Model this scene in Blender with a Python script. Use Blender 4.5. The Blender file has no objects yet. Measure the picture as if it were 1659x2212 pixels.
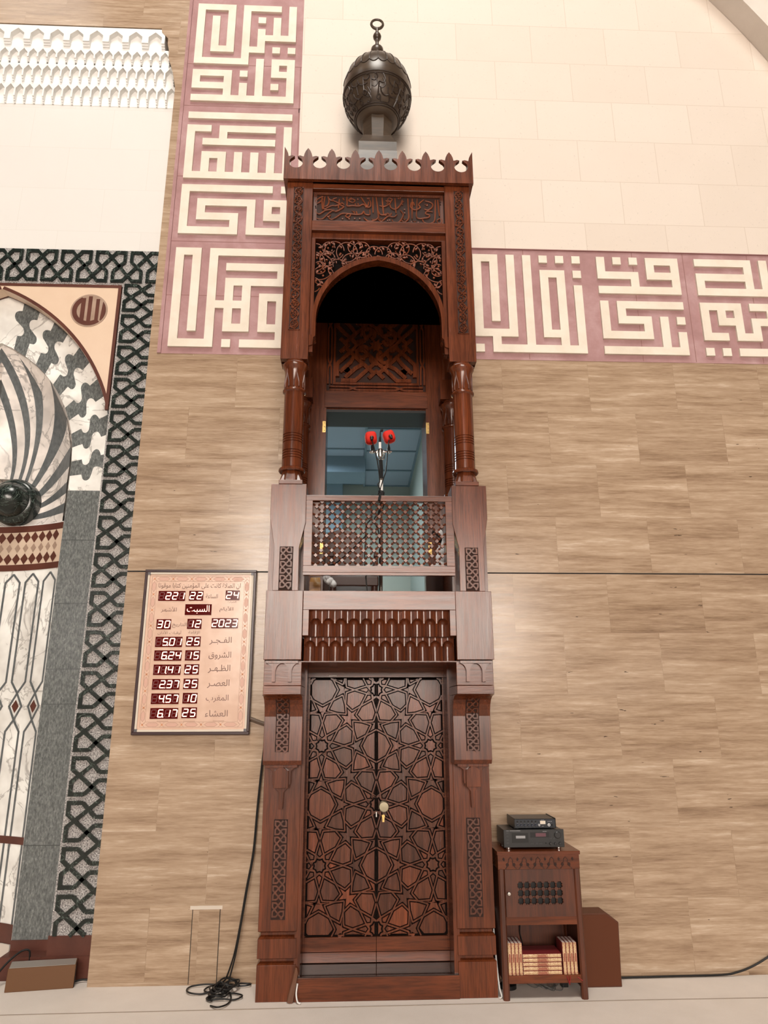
import bpy, bmesh, math, random
from mathutils import Matrix, Vector
random.seed(7)
SC = bpy.context.scene
C = SC.collection
PI = math.pi

# ------------------------------------------------------------------ camera
pitch, yaw, roll = (math.radians(a) for a in (15.88125, 2.42593, -0.1806))
fwd = Vector((math.sin(yaw)*math.cos(pitch), math.cos(yaw)*math.cos(pitch), math.sin(pitch)))
rgt = Vector((math.cos(yaw), -math.sin(yaw), 0)); up = rgt.cross(fwd)
r2 = math.cos(roll)*rgt + math.sin(roll)*up; u2 = -math.sin(roll)*rgt + math.cos(roll)*up
cd = bpy.data.cameras.new('camera'); cam = bpy.data.objects.new('camera', cd); C.objects.link(cam)
cam.matrix_world = Matrix(((r2.x, u2.x, -fwd.x, -0.153), (r2.y, u2.y, -fwd.y, -5.0), (r2.z, u2.z, -fwd.z, 1.5984), (0, 0, 0, 1)))
cd.sensor_fit = 'VERTICAL'; cd.sensor_height = 32.0; cd.lens = 1527.76*32.0/2212.0
cd.clip_start = 0.05; cd.clip_end = 200
SC.camera = cam

# ------------------------------------------------------------------ light
SC.view_settings.view_transform = 'Standard'; SC.view_settings.look = 'None'
SC.view_settings.gamma = 1.0; SC.view_settings.use_curve_mapping = False
SC.view_settings.exposure = -0.13
W = bpy.data.worlds.new('hall_air'); SC.world = W; W.use_nodes = True
W.node_tree.nodes['Background'].inputs[0].default_value = (1.0, 0.93, 0.86, 1)
W.node_tree.nodes['Background'].inputs[1].default_value = 0.10
def light(name, kind, loc, energy, color=(1, .93, .84), aim=None, **kw):
    d = bpy.data.lights.new(name, kind); d.energy = energy; d.color = color
    for k, v in kw.items(): setattr(d, k, v)
    o = bpy.data.objects.new(name, d); C.objects.link(o); o.location = loc
    if aim is not None:
        o.rotation_euler = (Vector(aim)-Vector(loc)).to_track_quat('-Z', 'Y').to_euler()
    return o
# one broad overhead disc standing in for the hall's lamps, and the chandelier bulbs whose points mirror in the polished stone
light('overhead_disc', 'AREA', (-.6, -9.0, 19.0), 2250, (1, .95, .87), aim=(0, 0, 3.0), shape='DISK', size=6.0)
light('bay_lamp', 'AREA', (-5.0, -3.6, 12.0), 25, (1, .97, .94), aim=(-2.6, 0, 5.5), shape='DISK', size=1.6)
for i, (x, y, z) in enumerate([(-3.45, -21, 7.2), (-3.5, -21, 8.1), (-3.4, -21, 9.0), (-3.55, -21, 9.9), (-3.3, -21, 10.8), (-3.7, -21, 8.6),
                               (-9.6, -20, 3.6), (-10.3, -20, 4.2), (-9.3, -20, 5.2), (-10.0, -20, 5.7), (-12.0, -19, 4.6),
                               (9.4, -20, 2.6), (10.9, -20, 3.3), (8.0, -20, 2.0)]):
    light('chandelier_bulb', 'POINT', (x, y, z), 46, (1, .95, .88), shadow_soft_size=.11)
light('side_room_lamp', 'AREA', (-.9, 1.6, 4.12), 48, (.86, .93, 1.0), aim=(-.9, 1.6, 0), shape='RECTANGLE', size=.5, size_y=1.1)

# ------------------------------------------------------------------ mesh helpers
class MB:
    def __init__(s, fn=None): s.v = []; s.f = []; s.fn = fn
    def add(s, vs, fs):
        n = len(s.v); s.v += [tuple(p) for p in vs]; s.f += [tuple(i+n for i in f) for f in fs]; return s
    def box(s, x0, x1, y0, y1, z0, z1):
        return s.add([(x, y, z) for z in (z0, z1) for y in (y0, y1) for x in (x0, x1)],
                     [(0, 2, 3, 1), (4, 5, 7, 6), (0, 1, 5, 4), (2, 6, 7, 3), (0, 4, 6, 2), (1, 3, 7, 5)])
    def prism(s, poly, y0, y1):            # outline in x,z pushed through y
        n = len(poly)
        return s.add([(x, y0, z) for x, z in poly]+[(x, y1, z) for x, z in poly],
                     [tuple(range(n)), tuple(range(2*n-1, n-1, -1))]+[(i, (i+1) % n, (i+1) % n+n, i+n) for i in range(n)])
    def prism_x(s, poly, x0, x1):          # outline in y,z pushed through x
        n = len(poly)
        return s.add([(x0, y, z) for y, z in poly]+[(x1, y, z) for y, z in poly],
                     [tuple(range(n)), tuple(range(2*n-1, n-1, -1))]+[(i, (i+1) % n, (i+1) % n+n, i+n) for i in range(n)])
    def prism_z(s, poly, z0, z1):
        n = len(poly)
        return s.add([(x, y, z0) for x, y in poly]+[(x, y, z1) for x, y in poly],
                     [tuple(range(n)), tuple(range(2*n-1, n-1, -1))]+[(i, (i+1) % n, (i+1) % n+n, i+n) for i in range(n)])
    def ribbon(s, pts, w, y0, y1, closed=False):   # flat strap of width w along pts (x,z)
        P = [Vector(p) for p in pts]; n = len(P); h = w/2; L = []; Rr = []
        for i in range(n):
            a = P[i-1] if (i > 0 or closed) else None; b = P[(i+1) % n] if (i < n-1 or closed) else None
            d1 = (P[i]-a).normalized() if a is not None and (P[i]-a).length > 1e-9 else None
            d2 = (b-P[i]).normalized() if b is not None and (b-P[i]).length > 1e-9 else None
            d1 = d1 or d2; d2 = d2 or d1
            if d1 is None: return s
            n1 = Vector((-d1.y, d1.x)); n2 = Vector((-d2.y, d2.x)); m = n1+n2
            m = n1 if m.length < .2 else m.normalized()
            k = h/max(.45, m.dot(n1))
            L.append(P[i]+m*k); Rr.append(P[i]-m*k)
        vs = [(q.x, y0, q.y) for q in L]+[(q.x, y0, q.y) for q in Rr]+[(q.x, y1, q.y) for q in L]+[(q.x, y1, q.y) for q in Rr]
        fs = []
        for i in range(n if closed else n-1):
            j = (i+1) % n
            fs += [(i, j, n+j, n+i), (2*n+i, 3*n+i, 3*n+j, 2*n+j), (i, 2*n+i, 2*n+j, j), (n+i, n+j, 3*n+j, 3*n+i)]
        if not closed:
            fs += [(0, n, 3*n, 2*n), (n-1, 3*n-1, 4*n-1, 2*n-1)]
        return s.add(vs, fs)
    def tube(s, pts, r, seg=8, closed=False, caps=True):
        P = [Vector(p) for p in pts]; n = len(P); rr = r if isinstance(r, (list, tuple)) else [r]*n
        up0 = None; vs = []; fs = []
        for i in range(n):
            a = P[i-1] if i or closed else P[i]; b = P[(i+1) % n] if i < n-1 or closed else P[i]
            t = (b-a).normalized()
            if up0 is None: up0 = Vector((0, 0, 1)) if abs(t.z) < .9 else Vector((1, 0, 0))
            e1 = t.cross(up0)
            if e1.length < 1e-4: e1 = t.cross(Vector((.3, .7, .2)))
            e1.normalize(); e2 = e1.cross(t); up0 = e2
            vs += [P[i]+(e1*math.cos(2*PI*k/seg)+e2*math.sin(2*PI*k/seg))*rr[i] for k in range(seg)]
        for i in range(n if closed else n-1):
            j = (i+1) % n
            fs += [(i*seg+k, i*seg+(k+1) % seg, j*seg+(k+1) % seg, j*seg+k) for k in range(seg)]
        if caps and not closed:
            fs += [tuple(range(seg)), tuple((n-1)*seg+k for k in range(seg-1, -1, -1))]
        return s.add(vs, fs)
    def lathe(s, prof, cx, cy, seg=32, ph=0.0):
        n = len(prof); vs = []; fs = []
        for k in range(seg):
            a = 2*PI*k/seg+ph
            vs += [(cx+r*math.cos(a), cy+r*math.sin(a), z) for r, z in prof]
        for k in range(seg):
            j = (k+1) % seg
            fs += [(k*n+i, j*n+i, j*n+i+1, k*n+i+1) for i in range(n-1)]
        fs += [tuple(k*n for k in range(seg-1, -1, -1)), tuple(k*n+n-1 for k in range(seg))]
        return s.add(vs, fs)
    def ball(s, c, rx, ry=None, rz=None, seg=12, rings=8):
        ry = ry or rx; rz = rz or rx; vs = []; fs = []
        for i in range(rings+1):
            t = PI*i/rings
            vs += [(c[0]+rx*math.sin(t)*math.cos(2*PI*k/seg), c[1]+ry*math.sin(t)*math.sin(2*PI*k/seg), c[2]+rz*math.cos(t)) for k in range(seg)]
        for i in range(rings):
            fs += [(i*seg+k, i*seg+(k+1) % seg, (i+1)*seg+(k+1) % seg, (i+1)*seg+k) for k in range(seg)]
        return s.add(vs, fs)
    def grid(s, rows):                     # rows of points -> quads
        n = len(rows[0]); vs = [p for r in rows for p in r]
        return s.add(vs, [(i*n+k, i*n+k+1, (i+1)*n+k+1, (i+1)*n+k) for i in range(len(rows)-1) for k in range(n-1)])
    def cells(s, g, x0, ztop, u, y0, y1, uz=None):   # raised block letters from a filled-square pattern
        uz = uz or u; on = lambda r, c: 0 <= r < len(g) and 0 <= c < len(g[r]) and g[r][c] == '1'
        for r in range(len(g)):
            for c in range(len(g[r])):
                if not on(r, c): continue
                a, b, t, d = x0+c*u, x0+(c+1)*u, ztop-r*uz, ztop-(r+1)*uz
                s.add([(a, y0, d), (b, y0, d), (b, y0, t), (a, y0, t)], [(0, 1, 2, 3)])
                if not on(r-1, c): s.add([(a, y0, t), (b, y0, t), (b, y1, t), (a, y1, t)], [(0, 1, 2, 3)])
                if not on(r+1, c): s.add([(a, y0, d), (a, y1, d), (b, y1, d), (b, y0, d)], [(0, 1, 2, 3)])
                if not on(r, c-1): s.add([(a, y0, d), (a, y0, t), (a, y1, t), (a, y1, d)], [(0, 1, 2, 3)])
                if not on(r, c+1): s.add([(b, y0, d), (b, y1, d), (b, y1, t), (b, y0, t)], [(0, 1, 2, 3)])
        return s
    def build(s, name, mat, parent=None, smooth=False, bevel=0.0, weld=False):
        me = bpy.data.meshes.new(name); o = bpy.data.objects.new(name, me); C.objects.link(o)
        base = WL.get(parent.name, Vector((0, 0, 0))) if parent is not None else Vector((0, 0, 0))
        vs = [Vector(s.fn(*p)) if s.fn else Vector(p) for p in s.v]
        me.from_pydata([p-base for p in vs], [], s.f)
        bm = bmesh.new(); bm.from_mesh(me)
        if weld: bmesh.ops.remove_doubles(bm, verts=bm.verts, dist=1e-5)
        bmesh.ops.recalc_face_normals(bm, faces=bm.faces); bm.to_mesh(me); bm.free()
        if smooth:
            for p in me.polygons: p.use_smooth = True
            if smooth != 2:
                me.set_sharp_from_angle(angle=math.radians(35))
        me.materials.append(mat)
        if bevel:
            b = o.modifiers.new('edge', 'BEVEL'); b.width = bevel; b.segments = 2; b.limit_method = 'ANGLE'; b.angle_limit = math.radians(40)
        if parent is not None: o.parent = parent; WL[o.name] = base
        else: WL[o.name] = Vector((0, 0, 0))
        return o
WL = {}
def thing(name, label, cat, loc=(0, 0, 0), group=None):
    o = bpy.data.objects.new(name, None); C.objects.link(o); o.location = loc; o.empty_display_size = .1
    WL[o.name] = Vector(loc); o['label'] = label; o['category'] = cat
    if group: o['group'] = group
    return o
def tag(o, label, cat, group=None):
    o['label'] = label; o['category'] = cat
    if group: o['group'] = group
    return o
def struct(o, label=None, cat=None):
    o['kind'] = 'structure'
    if label: o['label'] = label
    if cat: o['category'] = cat
    return o
def lab(o, text): o['label'] = text; return o
def dup(root, loc, label, group=None):
    r = root.copy(); C.objects.link(r); r.location = loc; WL[r.name] = Vector(loc); r['label'] = label
    if group: r['group'] = group
    for ch in root.children:
        c = ch.copy(); C.objects.link(c); c.parent = r
        for g in ch.children:
            d = g.copy(); C.objects.link(d); d.parent = c
    return r
def arc(cx, cz, r, a0, a1, n): return [(cx+r*math.cos(math.radians(a0+(a1-a0)*i/n)), cz+r*math.sin(math.radians(a0+(a1-a0)*i/n))) for i in range(n+1)]
def spline(pts, n=6):
    P = [Vector(p) for p in pts]; out = []
    for i in range(len(P)-1):
        a = P[max(i-1, 0)]; b = P[i]; c = P[i+1]; d = P[min(i+2, len(P)-1)]
        for k in range(n):
            t = k/n; out.append(.5*((2*b)+(c-a)*t+(2*a-5*b+4*c-d)*t*t+(-a+3*b-3*c+d)*t**3))
    return [tuple(p) for p in out]+[tuple(P[-1])]

# ------------------------------------------------------------------ materials
def mat(name, col, rough=.5, spec=.5, metal=0.0, coat=0.0, emit=None, es=1.0):
    m = bpy.data.materials.new(name); m.use_nodes = True; b = m.node_tree.nodes['Principled BSDF']
    b.inputs['Base Color'].default_value = (*col, 1); b.inputs['Roughness'].default_value = rough
    b.inputs['Metallic'].default_value = metal; b.inputs['Specular IOR Level'].default_value = spec
    b.inputs['Coat Weight'].default_value = coat; b.inputs['Coat Roughness'].default_value = .12
    if emit: b.inputs['Emission Color'].default_value = (*emit, 1); b.inputs['Emission Strength'].default_value = es
    return m
class NT:
    def __init__(s, m): s.t = m.node_tree; s.b = s.t.nodes['Principled BSDF']; s.tc = s.n('ShaderNodeTexCoord')
    def n(s, kind, **kw):
        x = s.t.nodes.new(kind)
        for k, v in kw.items(): setattr(x, k, v)
        return x
    def l(s, a, b): s.t.links.new(a, b)
    def mapped(s, scale, loc=(0, 0, 0), rot=(0, 0, 0), src=None):
        mp = s.n('ShaderNodeMapping'); mp.inputs['Scale'].default_value = scale; mp.inputs['Location'].default_value = loc; mp.inputs['Rotation'].default_value = rot
        s.l(src or s.tc.outputs['Object'], mp.inputs['Vector']); return mp.outputs[0]
    def noise(s, vec, scale=1.0, detail=4.0, rough=.5, dist=0.0):
        x = s.n('ShaderNodeTexNoise'); x.inputs['Scale'].default_value = scale; x.inputs['Detail'].default_value = detail
        x.inputs['Roughness'].default_value = rough; x.inputs['Distortion'].default_value = dist; s.l(vec, x.inputs['Vector']); return x.outputs['Fac']
    def ramp(s, fac, stops):
        r = s.n('ShaderNodeValToRGB'); e = r.color_ramp.elements
        while len(e) < len(stops): e.new(.5)
        for k, (p, c) in enumerate(stops): e[k].position = p; e[k].color = (*c, 1) if len(c) == 3 else c
        s.l(fac, r.inputs[0]); return r.outputs[0]
    def mix(s, fac, a, b, mode='MIX'):
        x = s.n('ShaderNodeMix', data_type='RGBA', blend_type=mode)
        for sock, val in ((x.inputs[0], fac), (x.inputs[6], a), (x.inputs[7], b)):
            if hasattr(val, 'is_linked') or hasattr(val, 'links'): s.l(val, sock)
            else: sock.default_value = val if not isinstance(val, tuple) else (*val, 1)
        return x.outputs[2]
    def math(s, op, a, b=None):
        x = s.n('ShaderNodeMath', operation=op)
        for k, val in enumerate((a, b)):
            if val is None: continue
            if hasattr(val, 'links'): s.l(val, x.inputs[k])
            else: x.inputs[k].default_value = val
        return x.outputs[0]
    def bump(s, h, strength=.2, dist=.01):
        x = s.n('ShaderNodeBump'); x.inputs['Strength'].default_value = strength; x.inputs['Distance'].default_value = dist
        s.l(h, x.inputs['Height']); s.l(x.outputs[0], s.b.inputs['Normal'])
    def bricks(s, w, h, sx, sz, mortar=.0025):
        sp = s.n('ShaderNodeSeparateXYZ'); s.l(s.tc.outputs['Object'], sp.inputs[0])
        cb = s.n('ShaderNodeCombineXYZ'); s.l(s.math('SUBTRACT', sp.outputs[0], sx), cb.inputs[0]); s.l(s.math('SUBTRACT', sp.outputs[2], sz), cb.inputs[1])
        k = s.n('ShaderNodeTexBrick'); k.offset = .5; k.offset_frequency = 2; k.squash = 1.0
        s.l(cb.outputs[0], k.inputs['Vector'])
        for nm, v in (('Scale', 1.0), ('Mortar Size', mortar), ('Mortar Smooth', .1), ('Bias', 0.0), ('Brick Width', w), ('Row Height', h)): k.inputs[nm].default_value = v
        k.inputs['Color1'].default_value = (0, 0, 0, 1); k.inputs['Color2'].default_value = (1, 1, 1, 1); k.inputs['Mortar'].default_value = (.5, .5, .5, 1)
        return k.outputs['Color'], k.outputs['Fac']

def wood(name, axis='z', tint=1.0, rough=.24, dark=(.062, .0150, .0055), light_=(.208, .050, .0145)):
    m = mat(name, light_, rough, .5); t = NT(m)
    sc = {'z': (26, 26, 1.6), 'x': (1.6, 22, 22), 'y': (22, 1.6, 22)}[axis]; fs = tuple(v*4.5 for v in sc)
    n1 = t.noise(t.mapped(sc), 1, 5, .55, .6); n2 = t.noise(t.mapped(fs), 1, 3, .6); n3 = t.noise(t.mapped((2.2, 2.2, 2.2)), 1, 2, .5)
    f = t.math('ADD', t.math('MULTIPLY', n1, .6), t.math('MULTIPLY', n3, .4))
    c = t.ramp(f, [(.30, tuple(v*tint for v in dark)), (.52, tuple((a+b)/2*tint for a, b in zip(dark, light_))), (.72, tuple(v*tint for v in light_))])
    c2 = t.mix(t.ramp(n2, [(.38, (.35, .35, .35)), (.55, (0, 0, 0))]), c, (.02, .008, .005))
    t.l(c2, t.b.inputs['Base Color'])
    t.l(t.math('ADD', t.math('MULTIPLY', n1, .16), rough-.08), t.b.inputs['Roughness'])
    t.bump(n2, .08, .004)
    return m
WOODV = wood('walnut_upright', 'z'); WOODH = wood('walnut_level', 'x'); WOODY = wood('walnut_deep', 'y')
WOODR = wood('polished_walnut', 'z', 1.0, .2)
WOODT = wood('tile_walnut', 'z', 1.0, .26)
t = NT(WOODT); gi = t.n('ShaderNodeNewGeometry'); src_ = t.b.inputs['Base Color'].links[0].from_socket
t.l(t.mix(1.0, src_, t.ramp(gi.outputs['Random Per Island'], [(0, (.55, .55, .62)), (.5, (1.0, 1.0, 1.0)), (1, (1.5, 1.35, 1.15))]), 'MULTIPLY'), t.b.inputs['Base Color'])
WOODN = wood('shaded_walnut', 'z', .20, .8)  # walnut darkened to stand for shade in the carved recesses
GROOVE = mat('groove_shade', (.006, .003, .002), .8, .1)  # near black, so the shade in the gaps sits in the colour
WOODC = wood('carved_walnut', 'z', .85, .36)
WOODB = wood('cabinet_walnut', 'z', .75, .42)
DOME = mat('dark_bronzed_wood', (.06, .042, .028), .3, .4)
t = NT(DOME); t.l(t.ramp(t.noise(t.mapped((6, 6, 30)), 1, 4), [(.3, (.040, .026, .017)), (.7, (.085, .057, .036))]), t.b.inputs['Base Color'])
DOMEG = mat('dark_bronzed_relief', (.030, .018, .012), .35, .5)

def travertine():
    m = mat('polished_travertine', (.4, .27, .17), .2, .45); t = NT(m)
    rnd, mort = t.bricks(.687, .4245, .299, .022, .0016)
    sp = t.n('ShaderNodeSeparateXYZ'); t.l(t.tc.outputs['Object'], sp.inputs[0])
    cb = t.n('ShaderNodeCombineXYZ'); t.l(t.math('ADD', sp.outputs[0], t.math('MULTIPLY', rnd, 7.0)), cb.inputs[0]); t.l(t.math('MULTIPLY', rnd, 3.0), cb.inputs[1])
    t.l(t.math('ADD', sp.outputs[2], t.math('MULTIPLY', rnd, .13)), cb.inputs[2])
    v = cb.outputs[0]
    n1 = t.noise(t.mapped((.9, 1, 11), src=v), 1, 6, .62, .22); n2 = t.noise(t.mapped((3.2, 1, 46), src=v), 1, 5, .64, .18); n3 = t.noise(t.mapped((14, 1, 150), src=v), 1, 3, .6)
    f = t.math('ADD', t.math('MULTIPLY', n1, .46), t.math('ADD', t.math('MULTIPLY', n2, .36), t.math('MULTIPLY', n3, .18)))
    c = t.ramp(f, [(.35, (.22, .140, .088)), (.43, (.325, .222, .145)), (.51, (.42, .300, .203)), (.58, (.495, .37, .262)), (.68, (.66, .54, .425))])
    c = t.mix(t.math('MULTIPLY', rnd, .13), c, (.23, .15, .095))
    pit = t.noise(t.mapped((9, 1, 42), src=v), 1, 3, .5); c = t.mix(t.ramp(pit, [(.735, (0, 0, 0)), (.75, (.9, .9, .9))]), c, (.05, .03, .02))
    c = t.mix(t.math('MULTIPLY', mort, .2), c, (.2, .14, .09)); t.l(c, t.b.inputs['Base Color'])
    t.l(t.ramp(n2, [(.3, (.13, .13, .13)), (.7, (.26, .26, .26))]), t.b.inputs['Roughness'])
    t.bump(n3, .03, .003); return m
TRAV = travertine()
def blocks(name, cols, w, h, sx, sz, mcol, mort=.0028, rough=.6, spec=.3, pits=True, mfac=.55):
    m = mat(name, cols[0], rough, spec); t = NT(m); rnd, mo = t.bricks(w, h, sx, sz, mort)
    n = t.noise(t.mapped((2.5, 2.5, 2.5)), 1, 5, .6); n2 = t.noise(t.mapped((60, 60, 60)), 1, 2, .5)
    c = t.mix(t.math('ADD', t.math('MULTIPLY', rnd, .5), t.math('MULTIPLY', n, .5)), cols[0], cols[1])
    if pits: c = t.mix(t.ramp(n2, [(.68, (0, 0, 0)), (.74, (.28, .28, .28))]), c, tuple(v*.55 for v in cols[1]))
    c = t.mix(t.math('MULTIPLY', mo, mfac), c, mcol); t.l(c, t.b.inputs['Base Color']); t.bump(n2, .05, .004); return m
LIME = blocks('cream_limestone_blocks', ((.745, .665, .59), (.68, .59, .51)), .6875, .4255, .0405, .0335, (.52, .42, .33))
WHITEB = blocks('white_marble_blocks', ((.775, .755, .725), (.74, .715, .685)), .6875, .4215, -2.656, 5.486-.4215*8, (.62, .58, .52), .0016, .16, .5, False, .4)
WHITE = mat('white_carved_marble', (.84, .835, .815), .45, .4)
def stone(name, stops, scale, rough=.4, spec=.5, detail=5, dist=0.0, bump=0.0):
    m = mat(name, stops[0][1], rough, spec); t = NT(m); n = t.noise(t.mapped(scale), 1, detail, .62, dist)
    t.l(t.ramp(n, stops), t.b.inputs['Base Color'])
    if bump: t.bump(n, bump, .01)
    return m
PINK = stone('pink_cast_stone', [(.25, (.31, .175, .172)), (.5, (.405, .24, .24)), (.72, (.50, .335, .34))], (3.2, 3.2, 3.2), .8, .12, 9, .3)
CREAM = stone('cream_cast_stone', [(.3, (.70, .62, .515)), (.6, (.80, .725, .625))], (4, 4, 4), .7, .25, 8)
GRANITE = stone('flamed_pale_granite', [(.36, (.09, .085, .085)), (.46, (.32, .30, .295)), (.56, (.52, .50, .485)), (.68, (.74, .72, .70))], (120, 120, 120), .85, .15, 3, .3, .8)
GREY = stone('polished_grey_granite', [(.3, (.075, .082, .08)), (.5, (.135, .145, .142)), (.66, (.21, .22, .215)), (.78, (.33, .34, .33))], (95, 95, 40), .22, .5, 4)
GREYM = stone('grey_striped_marble', [(.3, (.082, .092, .094)), (.7, (.15, .16, .162))], (40, 40, 20), .3, .5, 4)
def veined(name, base, vein, scale, width, rough):
    m = mat(name, base, rough, .5); t = NT(m); v = t.mapped(scale)
    n = t.noise(v, 1, 6, .55, 1.6); k = t.math('ABSOLUTE', t.math('SUBTRACT', n, .5))
    n2 = t.noise(t.mapped(tuple(s*2.1 for s in scale), loc=(3, 1, 7)), 1, 3, .5)
    c = t.mix(t.ramp(k, [(0, (1, 1, 1)), (width, (0, 0, 0))]), t.ramp(n2, [(.3, base), (.7, tuple(min(1, b*1.6+.004) for b in base))]), vein)
    t.l(c, t.b.inputs['Base Color']); return m
VERDE = veined('dark_green_veined_marble', (.0075, .0115, .0095), (.13, .17, .145), (7, 7, 7), .009, .22)
MARBLE = veined('white_veined_marble', (.66, .635, .595), (.45, .43, .40), (2.2, 2.2, 2.2), .02, .25)
MARBLE2 = veined('grey_white_marble', (.59, .55, .515), (.40, .37, .345), (2.6, 2.6, 2.6), .03, .25)
REDM = stone('red_brown_marble', [(.3, (.085, .028, .019)), (.7, (.125, .042, .028))], (6, 6, 6), .35, .4)
TAN = stone('tan_marble', [(.3, (.33, .225, .165)), (.7, (.42, .30, .23))], (9, 9, 9), .4, .4)
BEIGE = stone('beige_marble', [(.3, (.70, .525, .385)), (.7, (.755, .59, .45))], (2, 2, 2), .35, .4)
BEIGE2 = stone('beige_inlay_ground', [(.3, (.60, .46, .35)), (.7, (.68, .54, .42))], (5, 5, 5), .35, .4)
CARPET = mat('cream_carpet', (.60, .505, .43), .95, .1); t = NT(CARPET)
n = t.noise(t.mapped((3, 3, 3)), 1, 6, .6); n2 = t.noise(t.mapped((300, 300, 300)), 1, 2)
t.l(t.ramp(n, [(.3, (.75, .665, .595)), (.7, (.82, .735, .665))]), t.b.inputs['Base Color']); t.bump(n2, .35, .006)
SEAM = mat('carpet_seam', (.36, .29, .23), .95, .1)
BLACK = mat('black_plastic', (.008, .008, .0085), .4, .35); BLACKM = mat('black_metal_case', (.009, .009, .0095), .35, .3)
RUBBER = mat('black_cable_jacket', (.011, .0105, .010), .45, .4); WCABLE = mat('white_cable_jacket', (.75, .73, .70), .4)
CHROME = mat('brushed_chrome', (.62, .60, .56), .22, .5, 1.0); BRASS = mat('brass_hinge', (.75, .52, .20), .25, .5, 1.0)
KNOBM = mat('antique_brass_knob', (.33, .29, .20), .5, .5, .85)
SILVER = mat('silver_foot', (.72, .71, .69), .2, .5, 1.0)
RED = mat('red_foam', (.62, .022, .012), .7, .3); REDPALE = mat('pale_foam_rim', (.75, .28, .22), .6, .3)
FRAME = mat('maroon_lacquer_frame', (.034, .011, .012), .3, .5); FRAMEG = mat('grey_metal_corner', (.10, .09, .10), .35, .5)
IVORY = mat('ivory_frame_slip', (.66, .585, .49), .45, .4)
PRINT = mat('peach_printed_panel', (.78, .485, .335), .22, .5); t = NT(PRINT)
t.l(t.ramp(t.noise(t.mapped((9, 9, 9)), 1, 2), [(.4, (.66, .44, .33)), (.6, (.72, .50, .385))]), t.b.inputs['Base Color'])
INK = mat('brown_print_ink', (.19, .10, .075), .5); INKL = mat('light_brown_print_line', (.37, .215, .15), .5); INKF = mat('rose_print_fill', (.62, .37, .285), .4)
LEDP = mat('dark_red_led_window', (.05, .002, .002), .10, .22, emit=(.5, .004, .004), es=.09)
LED = mat('lit_led_segment', (.8, .3, .2), .4, emit=(1.0, .62, .48), es=2.6); LEDO = mat('unlit_led_segment', (.13, .006, .006), .4)
BOXBR = mat('brown_vinyl', (.135, .058, .020), .5, .3); BOXTOP = mat('grey_brushed_panel', (.34, .30, .265), .38, .5)
SPKBR = mat('brown_speaker_cabinet', (.098, .030, .013), .5, .35)
GOLD = mat('cream_gilt_spine', (.63, .43, .235), .5, .4); t = NT(GOLD)
t.l(t.ramp(t.noise(t.mapped((160, 160, 160)), 1, 3), [(.35, (.44, .22, .12)), (.5, (.60, .40, .22)), (.62, (.72, .55, .34))]), t.b.inputs['Base Color'])
CRIM = mat('crimson_binding', (.19, .016, .018), .5, .4); PAPER = mat('page_edges', (.66, .54, .48), .8)
SPINEM = mat('spine_medallion', (.33, .095, .055), .5)
ROOMW = mat('pale_green_wall', (.34, .40, .365), .8, .2); ROOMC = mat('blue_grey_ceiling_tile', (.33, .43, .52), .8, .2); ROOMG = mat('ceiling_grid', (.16, .25, .31), .7)
CHAIR = mat('dark_chair_wood', (.06, .018, .010), .4); ONYX = stone('amber_onyx', [(.35, (.32, .12, .02)), (.55, (.55, .26, .06)), (.7, (.78, .60, .38))], (14, 14, 14), .3, .5, 6, .8)
CLOTH = mat('white_cloth', (.78, .78, .78), .85, .2)
TAPE = mat('clear_glossy_tape', (.66, .58, .49), .12, .6); PLASTIC = mat('brown_plastic_wrap', (.16, .075, .045), .12, .6)
WHITEL = mat('white_sticker', (.62, .55, .50), .4); LCD = mat('pale_meter_window', (.75, .66, .55), .4); LCDR = mat('plum_display', (.10, .04, .05), .25, emit=(.30, .12, .14), es=.12)
GREYP = mat('light_grey_marking', (.32, .32, .33), .5); BLUE = mat('blue_plastic', (.02, .035, .16), .5)
# ================================================================== the room shell
o = MB().box(-16, 16, -26, 1.2, -.12, 0).build('floor', CARPET); struct(o)
sm = MB()
for a, b in (((-6, -.465), (-1.937, -.398)), ((-1.937, -.398), (1.444, -.366)), ((1.444, -.366), (7, -.40))):
    sm.ribbon([a, b], .006, 0, .002)
o = MB(lambda x, y, z: (x, z, y+.0005)); o.v, o.f = sm.v, sm.f
lab(o.build('seam', SEAM, bpy.data.objects['floor']), 'thin seam between two carpet strips')

# travertine wall, with the window-like opening behind the pulpit
X0, X1 = -.40, .40
tw = MB().prism([(-1.76, 0), (X0, 0), (X0, 4.285), (-1.76, 4.285)], 0, .3).prism([(X1, 0), (7, 0), (7, 4.285), (X1, 4.285)], 0, .3)
tw.box(X0, X1, 0, .3, 0, 2.15).box(X0, X1, 0, .3, 3.83, 4.285)
o = tw.build('wall_front', TRAV, weld=True); struct(o)
sl = MB().box(-1.76, 7, -.0012, .004, 2.566, 2.575)
lab(sl.build('seam', mat('dark_wall_joint', (.012, .008, .006), .8), o), 'dark straight joint across the travertine')
MB().prism([(-1.76, 4.285), (-1.695, 4.285), (-1.695, 9.2), (-4.9, 9.2), (-4.9, 7.52), (-1.925, 7.52), (-1.92, 7.48), (-1.86, 7.41), (-1.86, 7.35), (-1.838, 7.25), (-1.84, 7.19), (-1.79, 7.03), (-1.757, 6.86)], 0, .3).build('slab_border', TRAV, o)
lw = MB().box(-.66, 7, -.008, .3, 5.297, 9.2).build('wall_upper', LIME); struct(lw)

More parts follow.
